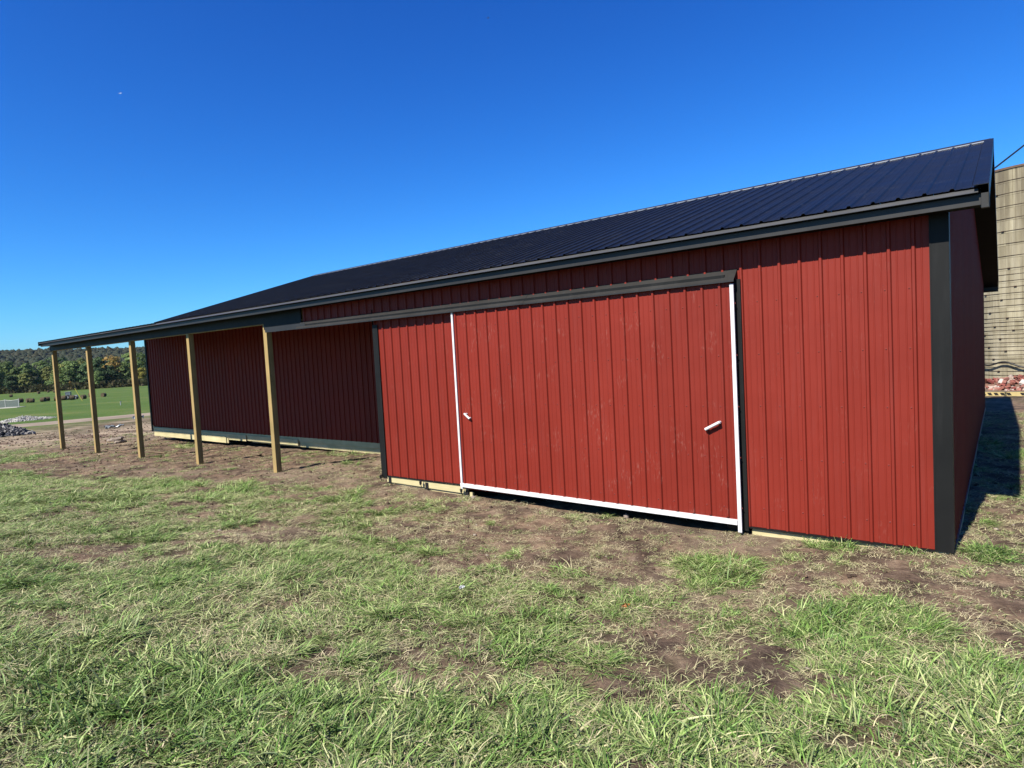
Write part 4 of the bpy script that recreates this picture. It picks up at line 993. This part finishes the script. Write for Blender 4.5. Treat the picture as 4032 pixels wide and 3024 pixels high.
def tuft(n, spread, len_, elev, bend, width, tint, az_spread):
    V = []; F = []; T = []
    for k in range(n):
        a0 = grng.uniform(0, 6.283); q = spread*math.sqrt(grng.random()); base = np.array([q*math.cos(a0), q*math.sin(a0), -.01])
        az_ = grng.normal(0, az_spread); el = math.radians(grng.uniform(*elev)); L = grng.uniform(*len_); w = width*grng.uniform(.7, 1.3); tn = grng.uniform(*tint); bd = math.radians(grng.uniform(*bend))
        side = np.array([-math.sin(az_), math.cos(az_), 0]); tw = grng.uniform(-.7, .7)
        p = base.copy(); n0 = len(V); segs = 3; curl = grng.normal(0, .25)
        for s in range(segs+1):
            f_ = s/segs; ww_ = w*(1-f_**1.8)*.5+.0002
            sd = side*math.cos(tw)+np.array([0, 0, 1])*math.sin(tw)
            V += [p-sd*ww_, p+sd*ww_]; T += [tn+.06*f_]*2
            e = el-bd*f_; a = az_+curl*f_
            p = p+np.array([math.cos(e)*math.cos(a), math.cos(e)*math.sin(a), math.sin(e)])*L/segs
            p[2] = max(p[2], .002+.012*grng.random())
        F += [(n0+2*s, n0+2*s+1, n0+2*s+3, n0+2*s+2) for s in range(segs)]
    me = mesh_np('grass_tuft', V, F, GRASS); a = me.attributes.new('tint', 'FLOAT', 'POINT'); a.data.foreach_set('value', np.array(T, np.float32)); return me
tc = bpy.data.collections.new('grass_tufts')
kinds = []
def addk(pref, cnt, *a):
    for k in range(cnt):
        o = bpy.data.objects.new('%s_tuft_%02d' % (pref, len(kinds)), tuft(*a)); tc.objects.link(o); kinds.append(pref)
addk('a_matted', 8, 36, .13, (.06, .20), (2, 30), (5, 60), .0072, (.20, .84), 1.4)
addk('b_lush', 7, 28, .085, (.07, .19), (12, 66), (15, 85), .0082, (.05, .60), 1.7)
addk('c_straw', 4, 30, .15, (.05, .18), (0, 18), (0, 30), .0048, (.72, 1.0), 2.5)
addk('d_low', 4, 34, .12, (.03, .09), (10, 60), (10, 60), .0058, (.15, .70), 2.5)
addk('e_clump', 6, 22, .05, (.09, .23), (6, 50), (30, 95), .0082, (.12, .62), .6)
addk('f_clump', 5, 22, .05, (.08, .22), (4, 36), (30, 85), .0074, (.36, .84), .65)
addk('g_clippings', 4, 40, .16, (.03, .12), (0, 14), (0, 25), .0070, (.42, .86), 2.8)
IDX = {p: [i for i, q in enumerate(kinds) if q == p] for p in ('a_matted', 'b_lush', 'c_straw', 'd_low', 'e_clump', 'f_clump', 'g_clippings')}
# scatter
N = 172000
gxs = grng.uniform(-34, 9, N*2); gys = grng.uniform(-10.5, 14, N*2)
D = np.stack([gxs-CAMP.x, gys-CAMP.y], -1); zc = D[:, 0]*fwd.x+D[:, 1]*fwd.y; la = D[:, 0]*rgt.x+D[:, 1]*rgt.y
keep = (zc > .4) & (np.abs(la) < zc*1.15+3)                     # the wedge the view can see, with a wide margin
keep &= ~((gys > -.02) & (gxs < .03) & (gxs > -9.2))              # nothing grows through the barn
keep &= ~((gys > 3.1) & (gxs < -9) & (gxs > -27.7))
gxs, gys, zc = gxs[keep], gys[keep], zc[keep]
dens = np.clip(9.0/np.maximum(zc, 2.5), .16, 1.0)
keep = grng.random(len(gxs)) < dens*.95; gxs, gys, zc = gxs[keep], gys[keep], zc[keep]
v = veg(gxs, gys); gl = patches(gxs, gys, 'G')
u = grng.random(len(gxs)); idx = np.full(len(gxs), -1); scl = np.ones(len(gxs))
def pick(mask, p):
    idx[mask] = grng.choice(IDX[p], mask.sum())
clump = smooth(.40, .62, fbm(gxs*2.6+70, gys*2.6+3, 3))
lush = (grng.random(len(gxs)) < .70*gl*(.15+.85*clump)) | ((fbm(gxs*.7+40, gys*.7, 3) > .56) & (grng.random(len(gxs)) < .18) & (v > .5))
on = grng.random(len(gxs)) < np.clip((v-.26)*1.25, 0, 1)
pick(on & lush, 'b_lush'); pick(on & ~lush & (u < .38), 'a_matted'); pick(on & ~lush & (u >= .38) & (u < .60), 'g_clippings'); pick(on & ~lush & (u >= .60) & (u < .86), 'd_low'); pick(on & ~lush & (u >= .86), 'c_straw')
near = smooth(-14, -8, gxs)
pick(~on & (u < .26*near+.03), 'c_straw'); pick(~on & (u > .93) & (u < .965), 'g_clippings'); pick(~on & (u > .965), 'd_low')
keep = idx >= 0; gxs, gys, idx, v, zc, gl = gxs[keep], gys[keep], idx[keep], v[keep], zc[keep], gl[keep]
far_s = 1+.35*smooth(8, 20, zc)
scl = grng.uniform(.65, 1.15, len(gxs))*(.7+.4*v)*far_s*(1+.12*gl)
lay = (fbm(gxs*.5+11, gys*.5+5, 2)-.5)*7+.4+grng.normal(0, .85, len(gxs))      # which way the wind and tyres laid it
zz = gh(gxs, gys)+(fbm(gxs*2.2, gys*2.2, 4)-.5)*.10*nearw.max()
# clumps: blades arching outwards from a common root, leaning the way the patch was laid
NCL = 10600; ccx = grng.uniform(-26, 8, NCL); ccy = grng.uniform(-10, 9, NCL)
Dz = (ccx-CAMP.x)*fwd.x+(ccy-CAMP.y)*fwd.y; La = (ccx-CAMP.x)*rgt.x+(ccy-CAMP.y)*rgt.y
cv = veg(ccx, ccy); cg = patches(ccx, ccy, 'G')
ok = (Dz > .3) & (np.abs(La) < Dz*1.15+3) & ~((ccy > -.12) & (ccx < .12) & (ccx > -9.3)) & ~((ccy > 2.8) & (ccx < -9))
ok &= grng.random(NCL) < np.clip(.03+1.0*smooth(.22, .8, cv)+.3*cg, 0, 1)*np.clip(11/np.maximum(Dz, 3), .3, 1)
ccx, ccy, cg, cv, Dz = ccx[ok], ccy[ok], cg[ok], cv[ok], Dz[ok]
ex, ey, ei, es, el = [], [], [], [], []
for j in range(len(ccx)):
    m_ = grng.integers(7, 16); Rc = grng.uniform(.06, .24); green = grng.random() < (.52+.4*cg[j]); sz = grng.uniform(.55, 1.05)*(.8+.3*cv[j])*(1+.3*(Dz[j] > 9))
    ln_ = (fbm(ccx[j]*.5+11, ccy[j]*.5+5, 2)-.5)*7+.4+grng.normal(0, .9); lx_, ly_ = math.cos(ln_)*.55, math.sin(ln_)*.55
    th = grng.uniform(0, 6.283, m_); q = np.sqrt(grng.random(m_))
    ex.append(ccx[j]+Rc*q*np.cos(th)); ey.append(ccy[j]+Rc*q*np.sin(th)); el.append(np.arctan2(q*np.sin(th)+ly_, q*np.cos(th)+lx_))
    ei.append(grng.choice(IDX['e_clump' if green else 'f_clump'], m_)); es.append(np.full(m_, sz)*grng.uniform(.75, 1.15, m_))
ex, ey, ei, es, el = map(np.concatenate, (ex, ey, ei, es, el))
ok = ~((ey > -.05) & (ex < .06) & (ex > -9.25)); ex, ey, ei, es, el = ex[ok], ey[ok], ei[ok], es[ok], el[ok]
thin = grng.random(len(gxs)) < .62
gxs, gys, zz, idx, scl, lay = [np.concatenate([a_[thin], b_]) for a_, b_ in ((gxs, ex), (gys, ey), (zz, gh(ex, ey)+(fbm(ex*2.2, ey*2.2, 4)-.5)*.10), (idx, ei), (scl, es), (lay, el))]
pm = bpy.data.meshes.new('grass'); pm.vertices.add(len(gxs)); pm.vertices.foreach_set('co', np.stack([gxs, gys, zz], -1).ravel())
a = pm.attributes.new('scl', 'FLOAT', 'POINT'); a.data.foreach_set('value', scl.astype(np.float32))
a = pm.attributes.new('idx', 'INT', 'POINT'); a.data.foreach_set('value', idx.astype(np.int32))
a = pm.attributes.new('rotv', 'FLOAT_VECTOR', 'POINT')
rv = np.stack([grng.normal(0, .10, len(gxs)), grng.normal(0, .10, len(gxs)), lay], -1); a.data.foreach_set('vector', rv.astype(np.float32).ravel())
go = link('grass', pm); tag(go, 'matted green and straw coloured grass growing in patches over the soil', 'grass', kind='stuff')
ng_ = bpy.data.node_groups.new('grass_scatter', 'GeometryNodeTree')
ng_.interface.new_socket('Geometry', in_out='INPUT', socket_type='NodeSocketGeometry'); ng_.interface.new_socket('Geometry', in_out='OUTPUT', socket_type='NodeSocketGeometry')
N_ = ng_.nodes; gi = N_.new('NodeGroupInput'); gout = N_.new('NodeGroupOutput')
iop = N_.new('GeometryNodeInstanceOnPoints'); ci = N_.new('GeometryNodeCollectionInfo'); ci.inputs['Collection'].default_value = tc
ci.inputs['Separate Children'].default_value = True; ci.inputs['Reset Children'].default_value = True
def na(nm, ty):
    x = N_.new('GeometryNodeInputNamedAttribute'); x.data_type = ty; x.inputs['Name'].default_value = nm; return x.outputs['Attribute']
L_ = ng_.links
L_.new(gi.outputs[0], iop.inputs['Points']); L_.new(ci.outputs[0], iop.inputs['Instance']); iop.inputs['Pick Instance'].default_value = True
L_.new(na('idx', 'INT'), iop.inputs['Instance Index']); L_.new(na('rotv', 'FLOAT_VECTOR'), iop.inputs['Rotation']); L_.new(na('scl', 'FLOAT'), iop.inputs['Scale'])
L_.new(iop.outputs[0], gout.inputs[0])
md = go.modifiers.new('grass_scatter', 'NODES'); md.node_group = ng_
print('tufts', len(gxs))

# clods and small stones over the bare soil
NC = 15000; cxs_ = grng.uniform(-44, 4, NC*3); cys_ = grng.uniform(-7.5, 9, NC*3)
vv = veg(cxs_, cys_); ok = (vv < .38+.25*grng.random(NC*3)) & ~((cys_ > -.03) & (cxs_ < .05) & (cxs_ > -9.25)) & ~((cys_ > 3.1) & (cxs_ > -27.7) & (cxs_ < -9))
cxs_, cys_ = cxs_[ok][:NC], cys_[ok][:NC]; NC = len(cxs_)
big = grng.random(NC)**6; rs = (.004+.026*big)*(1+.6*smooth(-16, -30, cxs_))
czs = gh(cxs_, cys_)+(fbm(cxs_*2.2, cys_*2.2, 4)-.5)*.10*smooth(-60, -34, cxs_)
oct_v = ico_v; VV = oct_v[None]*rs[:, None, None]*(1+.3*grng.normal(size=(NC, len(oct_v), 1)))*np.array([1.3, 1., .7])+np.stack([cxs_, cys_, czs+rs*.3], -1)[:, None]
FF = (ico_f[None]+(np.arange(NC)*len(oct_v))[:, None, None]).reshape(-1, 3); VV = VV.reshape(-1, 3)
me = bpy.data.meshes.new('clods'); me.vertices.add(len(VV)); me.vertices.foreach_set('co', VV.ravel()); me.loops.add(FF.size); me.loops.foreach_set('vertex_index', FF.ravel().astype(np.int32))
me.polygons.add(len(FF)); me.polygons.foreach_set('loop_start', np.arange(0, FF.size, 3, dtype=np.int32)); me.update(calc_edges=True); me.validate()
me.materials.append(varmat('soil_clods', [(0, (0.0472, 0.03068, 0.02124)), (.45, (0.07552, 0.04956, 0.03398)), (.75, (0.1038, 0.0708, 0.0472)), (.93, (0.2124, 0.1794, 0.1416))]))
tag(link('clods', me), 'clods of soil and small stones scattered over the bare dirt', 'clods', kind='stuff')

# thin autumn air: one closed box of even haze round everything
hz = MB().box(-5400, 3900, -3900, 3900, -12.5, max(float(TER.max()), float(VV_TOP))+6).build('haze', None); hz.data.materials.clear()
hmat = bpy.data.materials.new('haze_air'); hmat.use_nodes = True; hn = hmat.node_tree.nodes; hn.clear()
ho = hn.new('ShaderNodeOutputMaterial'); hv = hn.new('ShaderNodeVolumePrincipled'); hv.inputs['Color'].default_value = (.70, .84, 1, 1); hv.inputs['Density'].default_value = .00002
hv.inputs['Anisotropy'].default_value = .2
hmat.node_tree.links.new(hv.outputs[0], ho.inputs['Volume']); hz.data.materials.append(hmat); tag(hz, kind='stuff')
